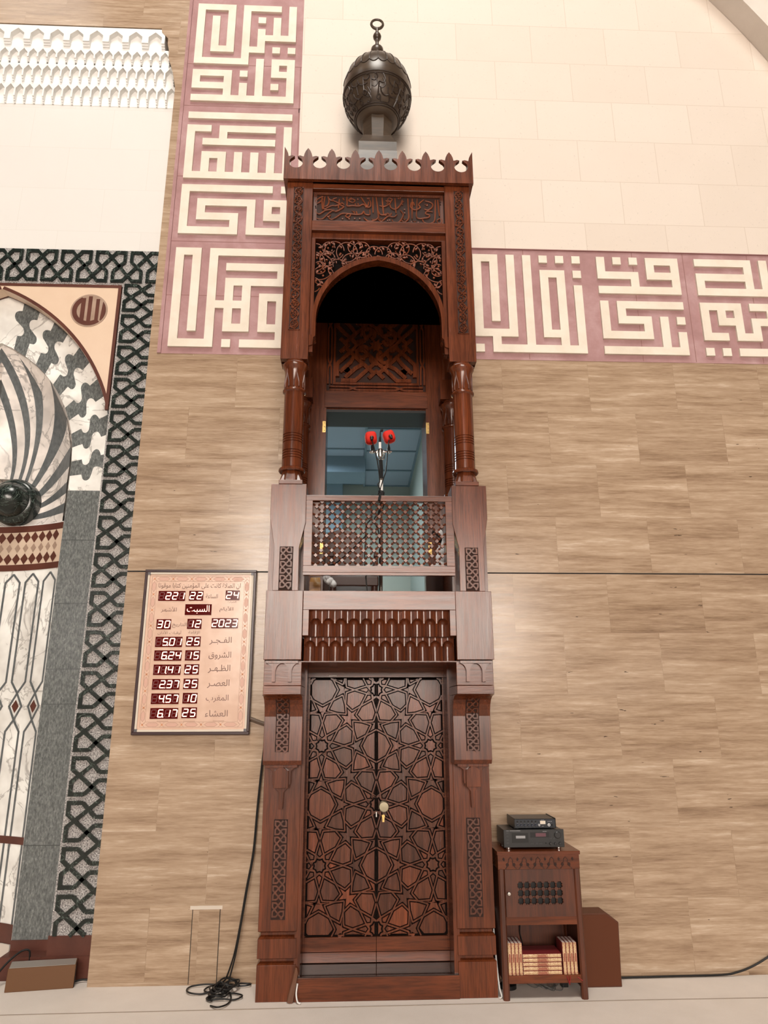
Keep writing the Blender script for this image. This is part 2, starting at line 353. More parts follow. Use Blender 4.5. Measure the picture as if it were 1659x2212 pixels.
# raised lettering on the pink bands
GA = """11111.11111.1
1...1.1.....1
1.1.1.1.1.1.1
1.1.1.1...1.1
1.1.1.1.1.1.1
1.1.1.1.11111
1.1.1.1.1....
1.111.111.1.1
1.....1......
1111111.1.111
........1.1.1
11111.1.1.111
1...1...1...1
11111.1.1.1.1
....1.1.1...1
1111111111111""".split()
GB = """1111111111111
.............
111.1111111.1
1...1.......1
1.111111111.1
1...........1
1.111.1.1.1.1
1.1.1.1.1.1.1
1.1.1.1.1.1.1
1111111111111""".split()
GC = """11111111111.1
1............
1.1111111.111
1.1.....1.1.1
1.11111.1.111
1.....1.1...1
1111111.11111""".split()
GD = """111.111111111
1.1.1........
1.1.1.1111111
1.1.1.......1
1.1.1.1111111
1.1.1.1.1....
1.1.1.1.1.111
1.1.11111.1.1
1.1.1.1.1.1.1
1.1.1.1.1.1.1
1.1.1.111.111
1...1.......1
11111.1.11111""".split()
GE = """111.1.1.1.1.1
1.1.1.1......
1.1.1.1.111.1
1.1.1.1.1.1..
1.1.1.1.1.1.1
1.1.1.1.1.1.1
1.1.1.1.1.1.1
1.1.1.1.1.1.1
1.1.1.1.1.1.1
1...1.1.1.1.1
11111.1.111.1
..1...1...1.1
1.11111111111""".split()
GF = """1.1.1.1111
1.....1..1
11111.1111
....1....1
1111111111
..........
1.11111111
1.1.......
1.1111.1.1
1....1.1..
111111.1.1
.......1.1
1111111111""".split()
GG = """1111111.1.111
......1.1.1.1
1111111.1.1.1
1.....1.1.1.1
111111111.111
.............
11111.111.111
1.1.1...1.1..
1.111.111.111
1...1.1.....1
111.111..1111
.............
1.1.1111111.1""".split()
pv = MB().box(-1.695, -.66, .0, .3, 4.285, 9.2).box(-1.695, -1.667, -.012, 0, 4.285, 9.2)
pv.box(-1.695, -.66, -.0025, 0, 4.285, 4.292)
o = pv.build('trim_1', PINK); struct(o, 'upright pink stone band with raised cream square lettering')
SH = mat('stone_joint', (.28, .14, .13), .9)
j = MB()
for z in (7.13, 6.672, 5.935, 5.30, 4.80): j.box(-1.667, -.66, -.001, .001, z, z+.005)
for z in (7.13, 6.672): j.box(-.675, -.668, -.001, .001, z-.5, z)
j.build('joint', SH, o)
u = .0684
for g, x, z, nm in ((GA, -1.611, 7.806, 'fourth'), (GB, -1.614, 6.590, 'third'), (GC, -1.616, 5.842, 'second'), (GD, -1.617, 5.229, 'lowest')):
    uu = .0685 if g is GD else u
    lab(MB().cells(g, x, z, uu, -.020, 0).build('raised_lettering', CREAM, o, bevel=.0), nm+' block of raised cream square letters on the upright band')
ph_ = MB().box(-.66, 7, 0, .3, 4.28, 5.297).box(-.66, 7, -.003, 0, 4.28, 4.287)
o = ph_.build('trim_2', PINK); struct(o, 'level pink stone band with raised cream square lettering')
j = MB()
for x in (1.215, 2.13, 2.56, 3.11): j.box(x, x+.005, -.001, .001, 4.287, 5.297)
j.box(-.66, 7, -.0095, .002, 5.291, 5.299)
j.build('joint', SH, o)
for g, x, nm in ((GE, .791, 'first'), (GF, 1.820, 'second'), (GG, 2.645, 'third')):
    lab(MB().cells(g, x, 5.231, .0686, -.020, 0).build('raised_lettering', CREAM, o), nm+' block of raised cream square letters right of the pulpit')

# the great arch that crosses the top right corner
cx, cz, R = -2.48, 3.94, 7.0
ar = MB(); A0, A1 = 2, 62
N = 60; inner = [(cx+R*math.cos(math.radians(A0+(A1-A0)*i/N)), cz+R*math.sin(math.radians(A0+(A1-A0)*i/N))) for i in range(N+1)]
ar.prism(inner+[(inner[-1][0], 13), (9, 13), (9, inner[0][1])], -.22, -.01)
o = ar.build('wall_arch', stone('pale_plaster_arch', [(.3, (.66, .60, .54)), (.7, (.72, .66, .60))], (3, 3, 3), .8, .2)); struct(o)
j = MB()
for i in range(2, N, 4):
    p, q = inner[i], inner[i+1]; d = Vector((q[0]-p[0], q[1]-p[1])).normalized()*.005; nn = Vector((p[0]-cx, p[1]-cz)).normalized()
    a = [(p[0]-nn.x*.001, p[1]-nn.y*.001), (p[0]-nn.x*.001+d.x, p[1]-nn.y*.001+d.y), (p[0]+nn.x*.002+d.x, p[1]+nn.y*.002+d.y), (p[0]+nn.x*.002, p[1]+nn.y*.002)]
    j.prism(a, -.219, -.01)
j.build('joint', mat('pale_joint', (.72, .66, .59), .9), o)

# hall behind the viewer: far wall carrying three added glowing panels
o = MB().box(-16, 16, -26.3, -26, 0, 14).build('wall_rear', stone('rear_wall_stone', [(.3, (.30, .24, .18)), (.7, (.36, .29, .22))], (1, 1, 1), .7)); struct(o)
REARGLOW = mat('rear_glow_panel', (.8, .78, .74), .4, emit=(1, .88, .78), es=22.0)  # glow added to give the wood its sheen and the wall frontal light
for k in range(3):
    x = -3.2+k*4.2; WT = (11.0, 8.2, 7.6)[k]
    w = MB().box(x-2.1, x+2.1, -26.0, -25.93, 3.2, WT).build('window_%d' % (k+1), REARGLOW); struct(w)
    fr = MB()
    for q in range(4): fr.box(x-2.13+q*1.4, x-2.07+q*1.4, -25.93, -25.88, 2.85, WT+.05)
    for q in range(4): fr.box(x-2.15, x+2.15, -25.93, -25.88, 2.86+q*(WT-2.9)/3, 2.94+q*(WT-2.9)/3)
    fr.build('window_frame', WOODN, w)  # bars across the added glowing panel

# ================================================================== the prayer niche bay, left
YR = .15
XM = -3.03
bay = MB().box(-4.9, -1.76, YR, .5, 5.306, 9.2).build('wall_niche', WHITEB); struct(bay, 'white marble block wall above the prayer niche')
# tiers of pointed cells
def tier(z0, z1, za, zs, a, pitch, xe, yf, yb, off, step):
    m = MB(); x = xe
    k = 0
    while x > -4.6:
        c = x-pitch/2
        m.prism([(c+a, z0+step), (c+pitch/2, z0+step), (c+pitch/2, z1), (c, z1), (c, za), (c+a, zs)], yf, yb)
        m.prism([(c-pitch/2, z0+step), (c-a, z0+step), (c-a, zs), (c, za), (c, z1), (c-pitch/2, z1)], yf, yb)
        for q in range(3):     # the stepped foot of each rib
            t0 = z0+step*(2-q)/3; d = (yb-yf)*(q+1)/4
            m.box(c+a, c+pitch/2, yf+d, yb, t0, t0+step/3+.001).box(c-pitch/2, c-a, yf+d, yb, t0, t0+step/3+.001)
        x -= pitch; k += 1
    m.box(-4.6, xe, yb-.002, .3, z0, z1+.02)
    return m
for i, a in enumerate(((6.784, 6.976, 6.962, 6.915, .0345, .0825, -1.78, .105, YR, 0, .05), (6.965, 7.167, 7.140, 7.092, .0345, .0825, -1.80, .07, .115, 0, .055),
          (7.155, 7.312, 7.292, 7.245, .0345, .0825, -1.845, .04, .08, 0, .045), (7.30, 7.512, 7.478, 7.425, .058, .1725, -1.89, .005, .05, 0, .055))):
    lab(tier(*a).build('stalactite_tier', WHITE, bay), ('lowest', 'second', 'third', 'topmost and largest')[i]+' row of white pointed cells')
# interlaced dark green border on pale granite
def strap(period, n, close=True):
    """the running knot used on the border and on the wooden panels: paths in (u across 0..1, v along)"""
    T = []
    a = []
    for k in range(n):
        a += [(.36, k+.03), (.07, k+.03), (.07, k+.30), (.93, k+1.08), (.93, k+1.40), (.64, k+1.40)] if k % 1 == 0 else []
    return a
def strands(n):
    s1, s2 = [], []
    for k in range(-2, n+2):
        s1 += [(.36, k+.05), (.07, k+.05), (.07, k+.30), (.93, k+1.08), (.93, k+1.36), (.64, k+1.36)]
        s1.append(None)
        s2 += [(.64, k+.55), (.93, k+.55), (.93, k+.80), (.07, k+1.58), (.07, k+1.86), (.36, k+1.86)]
        s2.append(None)
        s1 += [(.64, k+.36), (.36, k+.05), None]; s2 += [(.36, k+.86), (.64, k+.55), None]
    return s1+s2
def clipseg(p, q, lo, hi, ax):
    if p[ax] > q[ax]: p, q = q, p
    if q[ax] < lo or p[ax] > hi: return None
    def at(t): return tuple(p[i]+(q[i]-p[i])*t for i in (0, 1))
    d = q[ax]-p[ax]
    t0 = 0 if p[ax] >= lo else (lo-p[ax])/d; t1 = 1 if q[ax] <= hi else (hi-p[ax])/d
    return (at(t0), at(t1)) if t1-t0 > 1e-6 else None
def chain_runs(pts, n):
    run = []; out = []
    for p in pts:
        if p is None:
            if len(run) > 1: out.append(run)
            run = []
        else: run.append(p)
    if len(run) > 1: out.append(run)
    res = []
    for r in out:
        cur = []
        for a, b in zip(r, r[1:]):
            f = a[1] > b[1]
            s = clipseg(a, b, 0, n, 1)
            if s is None:
                if len(cur) > 1: res.append(cur)
                cur = []; continue
            if f: s = (s[1], s[0])
            if not cur: cur = [s[0]]
            elif (Vector(cur[-1])-Vector(s[0])).length > 1e-4:
                if len(cur) > 1: res.append(cur)
                cur = [s[0]]
            cur.append(s[1])
        if len(cur) > 1: res.append(cur)
    return res
def knot(m, u0, v0, wid, per, n, w, y0, y1, vertical=True, down=True):
    for i_, r in enumerate(chain_runs(strands(int(n)+1), n)):
        sg = -1 if down else 1
        pts = [(u0+p[0]*wid, v0+sg*p[1]*per) if vertical else (v0+sg*p[1]*per, u0-p[0]*wid) for p in r]
        m.ribbon(pts, w, y0-.0003*(i_ % 9), y1)
    return m
gr = MB().box(-2.07, -1.5, YR, .3, .24, 5.306).box(-4.9, -2.07, YR, .3, 4.965, 5.306)
o = gr.build('trim_3', GRANITE); struct(o, 'border of interlaced dark green marble on pale rough granite')
k = MB(); knot(k, -2.062, 4.985, .315, .2815, 16.85, .026, YR-.014, YR+.001)
knot(k, 5.300, -1.775, .312, .2815, 10, .026, YR-.0165, YR+.001, vertical=False)
k.build('interlace', VERDE, o)
# spandrel
def two_arc(cxr, czr, r, z0, n=28, xm=XM):
    """right half from the foot up to the point, as (x,z)"""
    a1 = math.degrees(math.acos((xm-cxr)/r)); foot = [(cxr+r, z0)] if z0 < czr-1e-6 else []
    return foot+arc(cxr, czr, r, 0, a1, n)
OUT = two_arc(-3.625, 3.434, 1.6, 3.434); INN = two_arc(-3.474, 3.472, 1.117, 3.06)
mir = lambda P: [(2*XM-x, z) for x, z in reversed(P)]
OUTC = [p for p in OUT if p[0] <= -2.086]
sp = MB().prism(OUTC+[(XM, 4.965), (-2.079, 4.965), (-2.079, OUTC[0][1])], YR, .25).prism(mir(OUTC+[(XM, 4.965), (-2.079, 4.965), (-2.079, OUTC[0][1])]), YR, .25)
o = sp.build('trim_4', BEIGE); struct(o, 'beige spandrel with red brown edging around the niche arch')
e = MB(); full = OUT+mir(OUT)[1:]
e.ribbon([(p[0]+.009, p[1]+.012) for p in OUTC], .026, YR-.0043, YR+.12).ribbon([(p[0]-.009, p[1]+.012) for p in mir(OUTC)], .026, YR-.0043, YR+.12)
e.box(-2.103, -2.078, YR-.004, YR+.02, OUTC[0][1]-.03, 4.950).box(-4.0, -2.078, YR-.004, YR+.02, 4.95, 4.975)
e.build('edging', REDM, o)
mc = MB().prism(arc(-2.316, 4.737, .148, 0, 360, 40)[:-1], YR-.003, YR+.01).build('medallion', TAN, o)
mk = MB(); cx_, cz_, r_ = -2.316, 4.737, .134
mk.ribbon(arc(cx_, cz_, r_-.018, 118, 312, 30), .036, YR-.006, YR)
for x0, x1 in ((-.068, -.034), (-.012, .018), (.050, .078)):
    h1 = math.sqrt(r_**2-max(abs(x0), abs(x1))**2)
    mk.box(cx_+x0, cx_+x1, YR-.0062, YR, cz_-h1+.012, cz_+h1-.004)
mk.prism([(cx_+.092, cz_-.085)]+arc(cx_, cz_, r_, -42, 38, 10), YR-.006, YR)
mk.build('emblem', REDM, mc)
# voussoirs with jigsaw joints, set back behind the spandrel
def along(P):
    d = [0]
    for a, b in zip(P, P[1:]): d.append(d[-1]+math.dist(a, b))
    def at(t):
        s = t*d[-1]
        for i in range(len(d)-1):
            if s <= d[i+1] or i == len(d)-2:
                f = (s-d[i])/(d[i+1]-d[i]); return (P[i][0]+(P[i+1][0]-P[i][0])*f, P[i][1]+(P[i+1][1]-P[i][1])*f)
    return at
YV = .27
s_ = (YV+5)/(YR+5)
big = lambda P: [(-.153+(x+.153)*s_, 1.598+(z-1.598)*s_) for x, z in P]
VI = [(-2.357, 3.25)]+two_arc(-3.474, 3.472, 1.117, 3.472)
VO = [(-2.03, 3.25), (-2.03, 3.45)]+big(OUT)
VO = [p for p in VO if p[0] >= XM-.001]+[(XM, big(OUT)[-1][1])]
ia, oa = along(VI), along(VO)
NV = 13
def joint(t):
    pts = []
    for i in range(31):
        s = i/30; w = 0
        if .27 < s < .50: w = -math.sqrt(max(0, 1-((s-.385)/.115)**2))*.40
        elif .50 < s < .75: w = math.sqrt(max(0, 1-((s-.625)/.125)**2))*.40
        tt = min(1, max(0, t+w/NV)); a, b = ia(tt), oa(tt)
        pts.append((a[0]+(b[0]-a[0])*s, a[1]+(b[1]-a[1])*s))
    return pts
vs = []
for k in range(NV+1):
    t = min(1.0, k/NV+.0); vs.append(joint(t) if 0 < k < NV else [(ia(t)[0]+(oa(t)[0]-ia(t)[0])*i/30, ia(t)[1]+(oa(t)[1]-ia(t)[1])*i/30) for i in range(31)])
vou = {0: MB(), 1: MB()}
for k in range(NV):
    for flip in (0, 1):
        A, B_ = vs[k], vs[k+1]
        f = (lambda p: (2*XM-p[0], p[1])) if flip else (lambda p: p)
        vou[k % 2].grid([[(f(a)[0], YV, f(a)[1]) for a in A], [(f(b)[0], YV, f(b)[1]) for b in B_]])
        vou[k % 2].grid([[(f(A[0])[0], YV, f(A[0])[1]), (f(A[0])[0], YV+.05, f(A[0])[1])], [(f(B_[0])[0], YV, f(B_[0])[1]), (f(B_[0])[0], YV+.05, f(B_[0])[1])]])
vb = MB().grid([[(p[0], YV+.004, p[1]) for p in (ia(i/40), oa(i/40))] for i in range(41)]).build('trim_5', MARBLE); struct(vb, 'arch of interlocking white and grey stones around the niche')
vou[0].build('white_stone', MARBLE, vb); vou[1].build('grey_stone', GREY, vb)
pil = MB().box(-2.357, -2.03, YV, .6, .19, 3.25); pil.build('pilaster', GREY, vb)
jj = MB()
for z in (2.858, 2.379, 1.907, 1.665, .75): jj.box(-2.357, -2.03, YV-.0008, YV+.003, z, z+.004)
jj.build('joint', mat('dark_stone_joint', (.05, .055, .055), .6), vb)
# red base
rb = MB().box(-2.08, -1.5, YR-.004, .3, 0, .243).box(-2.357, -2.07, YV-.01, .6, 0, .19).box(-2.357, -1.5, YR-.02, YV, 0, .13)
o = rb.build('baseboard_left', REDM); struct(o)
# the shallow curved recess
YE = .30; RC = 1.3; SAG = .17; a_half = math.asin(.675/RC)
def cyl(x, y, z):
    th = max(-a_half, min(a_half, (x-XM)/RC)); return (XM+(RC+y)*math.sin(th), YE+SAG-RC+(RC+y)*math.cos(th), z)
def curved(z0, z1, y=0.0, n=36, xa=XM-.70, xb=XM+.70):
    return MB(cyl).grid([[(xa+(xb-xa)*i/n, y, z) for i in range(n+1)] for z in (z0, z1)])
MB().box(-3.9, -2.3, .64, .68, 2.9, 4.7).build('niche_backing', MARBLE2, vb)
nb = curved(-.0, 3.012).build('wall_recess', MARBLE, smooth=2); struct(nb, 'shallow curved white marble niche wall with grey line panels')
lab(curved(0, .16, -.012).build('plinth', mat('pale_plinth', (.62, .55, .48), .7), nb, smooth=2), 'pale plain plinth at the foot of the niche')
bands = MB(cyl)
for z0, z1 in ((2.652, 2.70), (2.955, 3.005), (.752, .80), (.16, .275)):
    bands.grid([[(XM-.7+1.4*i/36, -.004, z) for i in range(37)] for z in (z0, z1)])
bands.build('red_band', REDM, nb, smooth=2)
curved(2.70, 2.955, -.003).build('inlay_ground', BEIGE2, nb, smooth=2)
dm = MB(cyl); dl = MB(cyl)
pp = .0705
for k in range(-14, 5):
    x = XM+.352+k*pp
    dm.grid([[(x, -.0055, 2.955), (x+.034, -.0055, 2.912)], [(x-.034, -.0055, 2.912), (x, -.0055, 2.868)]])
    dm.grid([[(x, -.0055, 2.787), (x+.034, -.0055, 2.744)], [(x-.034, -.0055, 2.744), (x, -.0055, 2.70)]])
    dl.grid([[(x, -.0055, 2.862), (x+.025, -.0055, 2.828)], [(x-.025, -.0055, 2.828), (x, -.0055, 2.793)]])
dm.build('dark_lozenge', REDM, nb); dl.build('pale_lozenge', TAN, nb)
ln = MB(cyl); dd = MB(cyl)
P_ = .172
for k in range(-4, 3):
    x = XM+.28+k*P_; h = .061; yl = -.004
    def rib(pts): ln.ribbon(pts, .0145, yl, yl+.003)
    for q in range(5): pass
    for sgn in (-1, 1):
        rib([(x, 2.625)]+[(x+sgn*h, 2.56)]+[(x+sgn*h, 2.56-.25*i) for i in range(1, 3)]+[(x+sgn*h, 1.825), (x, 1.745), (x-sgn*.055, 1.655), (x, 1.56), (x+sgn*h, 1.48), (x+sgn*h, .80)])
        rib([(x+sgn*h, .752), (x+sgn*h, .275)])
    dd.grid([[(x, yl-.001, 1.70), (x+.032, yl-.001, 1.655)], [(x-.032, yl-.001, 1.655), (x, yl-.001, 1.608)]])
ln.build('grey_line', GREYM, nb); dd.build('red_lozenge', REDM, nb)
# striped shell above
SHELL = [  # (root on the boss, pull, rim) of each stripe edge, right half, from the springing up
    ((-2.762, 3.008), (-2.58, 3.008), (-2.383, 2.998)),
    ((-2.71, 3.065), (-2.553, 3.079), (-2.382, 3.082)),
    ((-2.686, 3.106), (-2.541, 3.139), (-2.381, 3.16)),
    ((-2.672, 3.148), (-2.534, 3.2), (-2.38, 3.238)),
    ((-2.67, 3.182), (-2.535, 3.262), (-2.385, 3.328)),
    ((-2.672, 3.232), (-2.535, 3.352), (-2.381, 3.457)),
    ((-2.684, 3.278), (-2.545, 3.458), (-2.39, 3.623)),
    ((-2.704, 3.32), (-2.461, 3.788), (-2.45, 3.858)),
    ((-2.733, 3.35), (-2.514, 3.836), (-2.625, 4.198)),
    ((-2.764, 3.369), (-2.599, 4.107), (-2.835, 4.401)),
    ((-2.789, 3.381), (-2.65, 4.045), (-2.944, 4.468)),
    ((-2.814, 3.392), (-2.688, 3.995), (-3.058, 4.489)),
    ((-2.84, 3.4), (-2.735, 3.954), (-3.156, 4.533)),
    ((-2.88, 3.397), (-2.814, 3.912), (-3.235, 4.565)),
    ((-2.905, 3.399), (-2.866, 3.891), (-3.334, 4.606)),
]
def shell_edge(e, n=16):
    p0, c, p1 = e; out = []
    for i in range(n+1):
        t = i/n; x = (1-t)**2*p0[0]+2*t*(1-t)*c[0]+t*t*p1[0]; z = (1-t)**2*p0[1]+2*t*(1-t)*c[1]+t*t*p1[1]
        out.append((x, YE+SAG*math.cos(t*PI/2), z))
    return out
edges = [shell_edge(e) for e in SHELL]
AX = -3.045
def cut(E):                       # stop each stripe at the middle line of the shell
    out = []
    for i, p in enumerate(E):
        if p[0] < AX:
            q = out[-1]; t = (AX-q[0])/(p[0]-q[0]); r = tuple(q[j]+(p[j]-q[j])*t for j in range(3))
            return out+[r]*(len(E)-i)
        out.append(p)
    return out
edges = [cut(e) for e in edges]
z_lo, z_hi = edges[-1][0][2], edges[-1][-1][2]
edges.append([(AX, YE+SAG*math.cos(i/16*PI/2)*.9, z_lo+(z_hi-z_lo)*i/16) for i in range(17)])
st = {0: MB(), 1: MB()}
for flip in (0, 1):
    for k in range(len(edges)-1):
        f = (lambda p: (2*AX-p[0], p[1], p[2])) if flip else (lambda p: p)
        st[k % 2].grid([[f(p) for p in edges[k]], [f(p) for p in edges[k+1]]])
bc0 = (-2.9, 3.2)
for P_ in (INN, mir(INN)):
    st[0].grid([[(p[0]+(bc0[0]-p[0])*t, YE+.075*math.sin(min(1, t*4)*PI/2)+.004+SAG*math.sin(t*PI/2), p[1]+(bc0[1]-p[1])*t) for p in P_] for t in (0, .15, .3, .5, .7, 1)])
sh = st[0].build('wall_shell', MARBLE2, smooth=2); struct(sh, 'white and grey striped shell hood of the prayer niche')
st[1].build('grey_stripe', GREYM, sh, smooth=2)
bs = MB(); bc = (-2.815, 0, 3.195)
def turned(prof, c, seg=40):       # lathe about the y axis
    m = MB(lambda x, y, z: (c[0]+x, c[1]-z, c[2]+y)); m.lathe(prof, 0, 0, seg); return m
o = turned([(.185, -.48), (.185, -.40), (.175, -.372), (.155, -.355), (.140, -.352), (.138, -.342), (.125, -.30), (.095, -.255), (.05, -.23), (.001, -.222)], bc).build('boss', VERDE, sh, smooth=True)
lab(o, 'round dark green marble boss at the root of the stripes')
# ================================================================== the carved pulpit
PU = thing('pulpit', 'tall carved walnut pulpit with arched canopy, standing against the travertine wall', 'pulpit', (0, -.30, 0))
def knot_panel(name, x0, x1, z0, z1, y, n, parent, text=None):
    """carved strip of interlace let into a post, upright"""
    m = MB().box(x0, x1, y-.001, y+.006, z0, z1)
    o = m.build(name, WOODN, parent)
    w = x1-x0-.010; per = (z1-z0-.012)/n; c = MB()
    runs = chain_runs(strands(n+1), n)
    for i_, r in enumerate(runs): c.ribbon([(x0+.005+p[0]*w, z1-.006-p[1]*per) for p in r], .0095, y-.006-.0002*(i_ % 9), y)
    c.build('interlace', WOODC, o)
    for q in range(1): pass
    return o
for sx in (-1, 1):
    X = lambda a, b: (a, b) if sx > 0 else (-b, -a)
    side = 'right' if sx > 0 else 'left'
    a, b = X(.476, .705)
    # lower post: plinth blocks, shaft
    m = MB(); m.box(a, b, -.29, 0, 0, .187).box(a, b, -.29, 0, .221, .322).box(a, b, -.29, 0, .362, 1.30)
    a2, b2 = X(.484, .690); m.box(a2, b2, -.262, 0, .18, .37)
    for z0, z1, up_ in ((.187, .200, 1), (.221, .212, 0), (.322, .338, 1), (.362, .350, 0)):
        m.add([(a, -.29, z0), (b, -.29, z0), (b, 0, z0), (a, 0, z0), (a2, -.262, z1), (b2, -.262, z1), (b2, 0, z1), (a2, 0, z1)],
              [(0, 1, 5, 4), (1, 2, 6, 5), (2, 3, 7, 6), (3, 0, 4, 7)])
    post = m.build('lower_post', WOODV, PU, bevel=.002)
    a, b = X(.548, .634) if sx < 0 else X(.549, .636)
    knot_panel('carved_panel', a, b, .424, .974, -.291, 6, post)
    # small shelf and pendant corbel under the pier
    sh_ = MB(); a, b = X(.494, .691); sh_.box(a, b, -.375, -.28, 1.278, 1.300)
    c = .5925*sx
    sh_.prism([(c-.085, 1.278), (c+.085, 1.278), (c+.058, 1.258), (c+.056, 1.178), (c+.049, 1.178), (c+.049, 1.160), (c-.049, 1.160), (c-.049, 1.178), (c-.056, 1.178), (c-.058, 1.258)], -.345, -.285)
    sh_.prism([(c-.044, 1.160), (c+.044, 1.160), (c+.044, 1.262)]+arc(c, 1.236, .044, 36, 144, 6)+[(c-.044, 1.262)], -.372, -.30)
    sh_.prism([(c-.040, 1.160), (c+.040, 1.160), (c+.014, 1.132), (c+.011, 1.036), (c-.011, 1.036), (c-.014, 1.132)], -.330, -.285)
    sh_.build('corbel', WOODR, post, bevel=.0015)
    # bracketing pier that curves forward
    a, b = X(.468, .703)
    prof = [(0, 1.296), (-.405, 1.296), (-.425, 1.320), (-.42, 1.58), (-.428, 1.618), (-.445, 1.65), (-.475, 1.678), (-.52, 1.697), (-.60, 1.707), (0, 1.707)]
    pier = MB().prism_x(prof, a, b).build('pier', WOODV, PU, bevel=.002)
    a, b = X(.546, .631); knot_panel('carved_panel', a, b, 1.362, 1.60, -.423, 3, pier)
    a, b = X(.546, .631)
    kp = MB(lambda x, y, z: (x, {1.60: -.424, 1.63: -.435, 1.66: -.455, 1.685: -.486}.get(round(z, 3), -.42)+y, z))
    m = MB(); m.add([(a, -.427, 1.60), (b, -.427, 1.60), (b, -.439, 1.635), (a, -.439, 1.635), (b, -.462, 1.665), (a, -.462, 1.665), (b, -.497, 1.690), (a, -.497, 1.690)], [(0, 1, 2, 3), (3, 2, 4, 5), (5, 4, 6, 7)])
    m.build('carved_panel', WOODN, pier)
    c = MB()
    cu = lambda z: -.427-.012*max(0, (z-1.60)/.035) if z < 1.635 else (-.439-.023*(z-1.635)/.03 if z < 1.665 else -.462-.035*(z-1.665)/.025)
    w = b-a-.01
    for r in chain_runs(strands(2), 1.2):
        q = [(a+.005+p[0]*w, 1.60+p[1]*.075) for p in r]; q2 = []
        for s_1, s_2 in zip(q, q[1:]):
            q2 += [(s_1[0]+(s_2[0]-s_1[0])*i/5, s_1[1]+(s_2[1]-s_1[1])*i/5) for i in range(5)]
        q2.append(q[-1]); c.tube([(x, cu(z)-.003, z) for x, z in q2], .006, 4)
    c.build('interlace', WOODC, pier)
    # capital block with two little brackets
    a, b = X(.466, .690)
    cap = MB().box(a, b, -.655, 0, 1.707, 1.757).box(a, b, -.650, 0, 1.759, 1.905).build('capital_block', WOODH, PU, bevel=.002)
    m = MB(); a, b = X(.486, .678); m.box(a, b, -.685, -.64, 1.887, 1.901)
    mid = (a+b)/2; h = (b-a)/2
    for c in (mid-h*.5, mid+h*.5):
        pts = [(c-h*.5, 1.887)]+[(c-h*.5+h*.40*math.sin(t*PI/12), 1.887-.052*(1-math.cos(t*PI/12))) for t in range(1, 7)]
        pts += [(c-.011, 1.779), (c+.011, 1.779)]+[(c+h*.5-h*.40*math.sin(t*PI/12), 1.887-.052*(1-math.cos(t*PI/12))) for t in range(6, 0, -1)]+[(c+h*.5, 1.887)]
        m.prism(pts, -.672, -.645)
    m.build('bracket', WOODR, cap)
    # big plain block, waisted pedestal
    a, b = X(.466, .690)
    MB().box(a, b, -.70, -.0, 1.906, 2.320).build('plain_block', WOODV, PU, bevel=.002)
    core = MB(); a, b = X(.476, .706); core.box(a, b, -.52, 0, 2.32, 3.0)
    pts = [(.463, 3.003), (.686, 3.003), (.686, 2.785), (.654, 2.592), (.654, 2.320), (.497, 2.320), (.499, 2.590), (.463, 2.750)]
    pts = [(sx*x, z) for x, z in pts]
    ped = core.build('pedestal_core', WOODV, PU)
    fr = MB().prism(pts, -.70, -.52).build('pedestal', WOODV, PU, bevel=.002)
    a, b = X(.534, .618); knot_panel('carved_panel', a, b, 2.322, 2.595, -.701, 3, fr)
    m = MB(); a, b = X(.490, .640); m.box(a, b, -.705, -.56, 3.003, 3.030).build('column_plate', WOODH, PU, bevel=.002)
def column(name, cx_, cy_, z0, z1):
    q = lambda f: z0+(z1-z0)*f
    m = MB(); prof = [(.066, q(.085)), (.066, q(.12))]
    prof = [(.080, q(.082)), (.086, q(.09)), (.084, q(.105)), (.068, q(.115)), (.0665, q(.115))]
    zs = [(.185, .245), (.315, .375)]
    for lo, hi in zs:
        for k in range(4):
            f = lo+(hi-lo)*k/3; prof += [(.0665, q(f)-.004), (.061, q(f)-.002), (.061, q(f)+.002), (.0665, q(f)+.004)]
    prof += [(.066, q(.71)), (.066, q(.725)), (.077, q(.735)), (.078, q(.745)), (.070, q(.755)), (.064, q(.76)), (.066, q(.90)), (.075, q(.93)), (.083, q(.945)), (.083, q(.965)), (.076, q(.975)), (.06, q(.98)), (.06, z1)]
    m.lathe(prof, cx_, cy_, 32)
    o = m.build(name, WOODR, PU, smooth=True)
    b = MB(); b.lathe([(.079, z0), (.079, z0+.008), (.062, q(.075)), (.058, q(.09))], cx_, cy_, 8, PI/8)
    b.lathe([(.090, z0), (.060, q(.07))], cx_, cy_, 4, PI/4)
    b.build('base', WOODV, o)
    c = MB()
    for k in range(12):
        a = 2*PI*k/12
        path = []
        for i in range(13):
            f = i/12; da = .5*2*PI/12*(0 if f < .25 else (1 if f > .75 else (f-.25)/.5))*(1 if k % 2 else -1)*1.0
            aa = a+da*1.0; path.append((cx_+.0665*math.cos(aa), cy_+.0665*math.sin(aa), q(.765)+(q(.92)-q(.765))*f))
        c.tube(path, .0052, 5)
    c.build('carved_band', WOODC, o)
    return o
for sx in (-1, 1):
    column('column', .567*sx, -.632, 3.03, 3.895)
    column('column', .567*sx, -.10, 3.03, 3.86)
    MB().box(.567*sx-.09, .567*sx+.09, -.19, -.01, 3.0, 3.03).build('column_plate', WOODH, PU)
    # side valance: a pierced board between front and back columns
    a, b = (.60, .665) if sx > 0 else (-.665, -.60)
    pts = [(-.60, 5.355), (0, 5.355), (0, 3.86), (-.12, 3.86), (-.13, 4.10)]+[(-.365+.235*math.cos(t), 4.15+.36*math.sin(t)) for t in [PI*i/14 for i in range(15)]]+[(-.60, 4.10), (-.60, 3.90)]
    MB().prism_x(pts, a, b).build('side_panel', WOODV, PU)
    a, b = (.478, .60) if sx > 0 else (-.60, -.478)
    MB().prism([(a, 3.86), (b, 3.86), (b, 4.02), (a, 4.02)], -.16, -.0).build('side_bracket', WOODV, PU)
